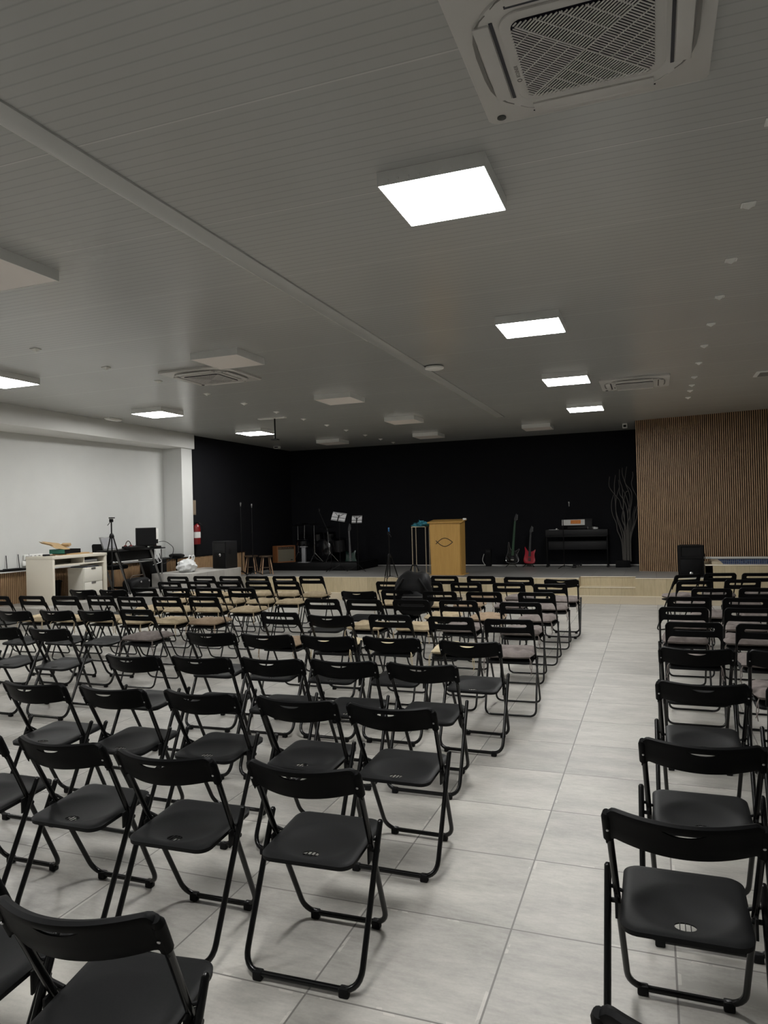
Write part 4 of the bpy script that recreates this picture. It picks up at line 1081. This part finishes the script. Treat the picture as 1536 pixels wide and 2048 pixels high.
# cardboard carton with its flap open
t = thing('cardboard_box', 'open flat cardboard box with a green end, on the desk', 'box', (-9.32, 9.60, SZ + .812), .1)
mb = MB(); mb.bb(-.15, .15, -.20, .20, 0, .003); mb.bb(-.15, -.146, -.20, .20, 0, .07); mb.bb(.146, .15, -.20, .20, 0, .07); mb.bb(-.15, .15, -.20, -.196, 0, .07); mb.bb(-.15, .15, .196, .20, 0, .07); mb.build('tray', M['black'], t)
MB().bb(-.148, .148, -.2035, -.2005, .002, .068).build('green_end', M['green_print'], t)
mb = MB(); mb.box((-.09, -.08, .128), (.30, .44, .004), 0, Matrix.Rotation(math.radians(24), 3, 'Y') @ Matrix.Rotation(math.radians(-7), 3, 'X')); mb.box((-.10, .15, .135), (.16, .07, .045), .004, Matrix.Rotation(.4, 3, 'X')); mb.box((-.10, -.33, .170), (.26, .07, .004), 0, Matrix.Rotation(-.5, 3, 'X') @ Matrix.Rotation(math.radians(12), 3, 'Y')); mb.build('lid', M['card'], t)
t = thing('cardboard_box', 'flattened brown carton lying under the open box on desk', 'box', (-9.32, 9.68, SZ + .786), -.05)
MB().bb(-.18, .18, -.30, .36, 0, .010).build('lower_flap', M['card'], t); MB().bb(-.16, .16, -.2, .30, .010, .025).build('upper_flap', M['card'], t)
t = thing('power_adapter', 'small dark adapter with cable on the desk corner', 'adapter', (-9.30, 9.17, SZ + .786))
MB().bb(-.03, .03, -.05, .05, 0, .03, .006).build('case', M['dark_grey'], t); MB().tube(rounded([(0, -.05, .015), (.05, -.08, .012), (.1, -.02, .006), (.14, .05, .006)], .03, 4), .005, 6).build('cord', M['black'], t)
t = thing('waste_bin', 'black waste bin on the platform behind the desk opening', 'bin', (-9.76, 9.80, SZ))
MB().lathe([(.0001, 0), (.085, 0), (.108, .31), (.114, .315), (.114, .325), (.103, .325), (.08, .012), (.0001, .012)], n=28).build('body', M['black'], t)
MB().tube([(.115 * math.cos(a), .115 * math.sin(a), .315 + .008 * math.sin(5 * a)) for a in [2 * PI * i / 30 for i in range(30)]], .01, 6, True).build('liner', M['bag_black'], t)
# wall sockets and router
t = thing('socket_panel', 'white wall socket panel with three outlets left of desk', 'socket', (WX(9.53) + .002, 9.53, 1.06))
MB().bb(0, .018, -.20, .20, .0, .10, .004).build('plate', M['fixture_white'], t); MB().bb(-.012, .016, -.22, .24, -.09, -.01, .004).build('trunking', M['fixture_white'], t)
for k in range(3):
    s_ = MB(); s_.lathe([(.028, 0), (.028, .004), (.024, .005), (.022, .0), (.0001, -.004)], (.018, -.06 + .09 * k, .05), 16, Matrix.Rotation(PI / 2, 3, 'Y')); s_.build('outlet', M['print_grey'], t)
MB().bb(.018, .055, -.17, -.13, .03, .07, .004).build('plug', M['dk_wood'], t)
t = thing('router', 'long black router with three upright antennas on the ledge', 'router', (WX(9.22) + .055, 9.22, .904), -.059)
MB().bb(-.045, .045, -.35, .34, 0, .035, .006).build('case', M['black'], t); MB().bb(-.035, .05, -.30, .0, .035, .045, .003).build('upper_case', M['black'], t)
for y in (-.22, .06, .22): 
    if y != .06: MB().tube([(-.03, y, .03), (-.035, y - .01, .26)], .007, 6).build('antenna', M['dark_grey'], t)
MB().tube([(-.03, .02, .03), (-.035, .0, .27)], .007, 6).build('antenna', M['dark_grey'], t)

# computer trolley desk
t = thing('computer_desk', 'dark computer desk on slanted metal legs beside the white desk', 'desk', (-9.0, 11.05, SZ), 0)
TH = .805
MB().bb(-.38, 0.04, -.66, .76, TH - .022, TH, .003).build('top', M['dark_grey'], t)
MB().bb(-.36, -.02, -.50, .50, TH - .20, TH - .024, .004).build('drawer_tray', M['black'], t)
for y0 in (-.60, .36):
    MB().tube([(.0, y0, TH - .03), (.02, y0 + .33, .02)], .026, 4).build('leg', M['grey_metal'], t); MB().tube([(-.34, y0, TH - .03), (-.34, y0 + .33, .02)], .026, 4).build('leg', M['grey_metal'], t)
    MB().bb(-.36, .03, y0 + .30, y0 + .36, 0, .03, .004).build('foot', M['grey_metal'], t)
MB().tube([(.0, .68, TH - .03), (.0, .69, .0)], .012, 8).build('thin_leg', M['grey_metal'], t); MB().tube([(-.02, -.40, TH - .24), (-.02, .46, TH - .24)], .014, 6).build('cross_bar', M['grey_metal'], t)
DT = SZ + TH + .001
t = thing('laptop', 'open silver laptop on the left end of the computer desk', 'laptop', (-9.17, 10.66, DT), .0)
MB().box((0, 0, .011), (.24, .34, .02), .004).build('base', M['steel'], t); MB().box((-.175, 0, .125), (.012, .36, .25), .004, Matrix.Rotation(-.35, 3, 'Y')).build('screen', M['grey_metal'], t)
MB().box((-.165, 0, .127), (.003, .32, .205), 0, Matrix.Rotation(-.35, 3, 'Y')).build('display', M['pale_grey'], t)
t = thing('monitor', 'black flat monitor on the computer desk', 'monitor', (-9.06, 11.36, DT), -.62)
MB().box((0, 0, .215), (.04, .38, .35), .006).build('panel', M['black'], t); MB().box((.021, 0, .22), (.003, .35, .31)).build('screen', M['glossy_black'], t)
MB().bb(-.03, .0, -.03, .03, .01, .10).build('neck', M['black'], t); MB().lathe([(.11, 0), (.11, .008), (.04, .014), (.0001, .014)], n=24).build('base', M['black'], t)
t = thing('computer_tower', 'pale upright computer case behind the black monitor', 'computer', (-9.16, 11.70, DT), -.55)
MB().bb(-.10, .10, -.07, .07, 0, .37, .004).build('case', M['fixture_white'], t); MB().bb(.10, .104, -.06, .06, .08, .16, .001).build('port_panel', M['dark_grey'], t)
t = thing('audio_mixer', 'black audio mixer lying in front of the laptop screen', 'mixer', (-9.0, 10.93, DT), .05)
MB().box((0, 0, .03), (.2, .42, .05), .006, Matrix.Rotation(.08, 3, 'Y')).build('case', M['black'], t)
for k in range(6): MB().lathe([(.008, 0), (.007, .018), (.0001, .018)], (-.02, -.17 + .065 * k, .055), 8).build('knob', M['red'] if k in (2,) else M['dark_grey'], t)
t = thing('headset', 'red-banded headset standing behind the mixer', 'headset', (-9.22, 11.05, DT))
MB().tube([(.0, .075 * math.cos(a), .05 + .1 * math.sin(a)) for a in [PI * i / 12 for i in range(13)]], .009, 6).build('band', M['dk_wood'], t)
for s in (-1, 1): MB().lathe([(.0001, -.016), (.036, -.014), (.036, .014), (.0001, .016)], (0, s * .075, .04), 14, Matrix.Rotation(PI / 2, 3, 'X')).build('ear_cup', M['red'], t)
t = thing('card_reader', 'small black box with red light at the right of the computer desk', 'adapter', (-8.99, 11.55, DT))
MB().bb(-.05, .05, -.11, .11, 0, .035, .006).build('case', M['black'], t); MB().bb(-.02, .02, -.05, .02, .035, .045, .002).build('red_button', M['red'], t)
o = MB().tube(rounded([(-9.1, 11.7, DT + .10), (-8.95, 11.8, DT + .12), (-8.9, 12.0, DT - .02), (-8.93, 11.95, DT - .25), (-9.0, 11.75, DT - .35), (-9.02, 11.7, DT - .12)], .08, 5), .006, 6).build('power_cable', M['black']); tag(o, 'thin black cable looping off the right end of computer desk', 'cable')
o = MB().tube(rounded([(-9.06, 11.62, DT - .05), (-8.99, 11.55, DT - .22), (-9.0, 11.66, DT - .3), (-9.03, 11.6, DT - .12), (-8.97, 11.72, DT - .28), (-9.02, 11.5, DT - .33)], .06, 5), .007, 6).build('power_cable', M['paper_grey']); tag(o, 'tangled pale cables hanging below the computer desk edge', 'cable')
t = tripod('camera_tripod', 'tall black camera tripod between white desk and computer desk', (-8.94, 10.29, SZ), 1.42, 1.06, .40, None, 0, [(168, .40), (310, .15), (84, .40)])
MB().box((.03, -.02, 1.39), (.10, .05, .02), .004).build('quick_plate', M['black'], t)
t = thing('office_chair', 'black swivel chair tucked behind the computer desk', 'chair', (-9.56, 11.0, SZ))
MB().box((0, 0, .47), (.40, .44, .08), .03).build('seat', M['black_soft'], t); MB().tube([(0, 0, .06), (0, 0, .45)], .028, 10).build('column', M['steel'], t)
MB().box((0, -.27, .72), (.40, .06, .40), .03, Matrix.Rotation(.1, 3, 'X')).build('backrest', M['black_soft'], t)
for k in range(5):
    a = 2 * PI * k / 5; l_ = MB().tube([(0, 0, .085), (.27 * math.cos(a), .27 * math.sin(a), .07)], .016, 8).build('base_arm', M['black'], t); MB().lathe([(.0001, -.02), (.028, -.02), (.028, .02), (.0001, .02)], (.27 * math.cos(a), .27 * math.sin(a), .0285), 12, Matrix.Rotation(PI / 2, 3, 'X')).build('castor', M['black'], l_)
for x, y, w, h, lab in ((-9.46, 11.93, .20, .56, 'tall black speaker box under the computer desk, left of two'), (-9.44, 12.2, .17, .55, 'tall black speaker box under the computer desk, right of two')):
    t = thing('floor_speaker', lab, 'speaker', (x, y, SZ), -.2, 'black boxes under the computer desk')
    MB().bb(-.15, .15, -w / 2, w / 2, 0, h, .008).build('cabinet', M['black'], t); MB().bb(.15, .158, -w / 2 + .02, w / 2 - .02, .03, h - .03, .003).build('grille', M['grill'], t)
t = thing('tool_bag', 'black bag with chrome clasps on the platform below computer desk', 'bag', (-9.10, 11.12, SZ), .1)
blob((.16, .30, .135), 9, .08, 1.5, 3.4, 26, 14).build('body', M['bag_black'], t, (0, 0, .135))
MB().tube(rounded([(.0, -.22, .255), (.02, -.18, .31), (.02, .18, .31), (.0, .22, .255)], .06, 5), .012, 8).build('handle', M['dk_wood'], t)
for y in (-.1, .16): MB().lathe([(.0001, .01), (.02, .008), (.022, 0)], (.155, y, .20), 10, Matrix.Rotation(PI / 2, 3, 'Y')).build('clasp', M['chrome'], t)

# landing things
t = thing('plastic_bag', 'crumpled white plastic carrier bag on the grey landing', 'bag', (-8.72, 12.15, .646))
blob((.17, .19, .14), 12, .34, 2.3, 2.1, 34, 20, -.115).build('body', M['bag_white'], t, (0, 0, .115))
for s in (-1, 1): MB().tube(rounded([(.02, .08 + s * .05, .24), (.03, .12 + s * .06, .33), (.03, .18 + s * .04, .30), (.02, .19, .2)], .03, 4), .014, 6).build('handle', M['bag_white'], t)
t = thing('pouch', 'small black pouch lying on the dark ledge before the column', 'pouch', (-9.30, 12.62, .906), .1)
blob((.17, .07, .04), 14, .05, 1.5, 3.2, 22, 10).build('body', M['bag_black'], t, (0, 0, .04)); MB().tube([(-.13, -.02, .08), (.13, -.02, .08)], .004, 6).build('zip', M['dark_grey'], t)
t = thing('fire_extinguisher', 'red fire extinguisher on the black wall beside the white column', 'fire extinguisher', (-9.285, 13.33, 1.15))
MB().lathe([(.0001, 0), (.07, 0), (.078, .012), (.078, .36), (.07, .40), (.035, .43), (.022, .45), (.0001, .45)], n=28).build('cylinder', M['red'], t)
MB().lathe([(.0785, .14), (.0785, .27)], n=28).build('label', M['tape'], t); MB().bb(-.02, .02, -.06, .06, .45, .485, .006).build('valve', M['black'], t)
MB().tube(rounded([(.02, .05, .46), (.07, .10, .42), (.085, .09, .2), (.08, .06, .06)], .04, 5), .009, 6).build('hose', M['black'], t); MB().bb(-.10, -.078, -.03, .03, .15, .40, .003).build('bracket', M['steel'], t)
t = thing('wall_sign', 'small tan sign on the black wall above the red extinguisher', 'sign', (SXL + .012, 13.38, 1.79))
MB().bb(-.01, .006, -.10, .02, 0, .32, .002).build('board', M['sign'], t); MB().bb(.006, .009, -.09, .01, .03, .29).build('face', M['red'] if False else M['sign'], t)

# ------------------------------------------------------------------ world
w = bpy.data.worlds.new('world'); scene.world = w; w.use_nodes = True
w.node_tree.nodes['Background'].inputs[0].default_value = (.02, .02, .022, 1); w.node_tree.nodes['Background'].inputs[1].default_value = 1.0
scene.cycles.max_bounces = 8; scene.cycles.diffuse_bounces = 5
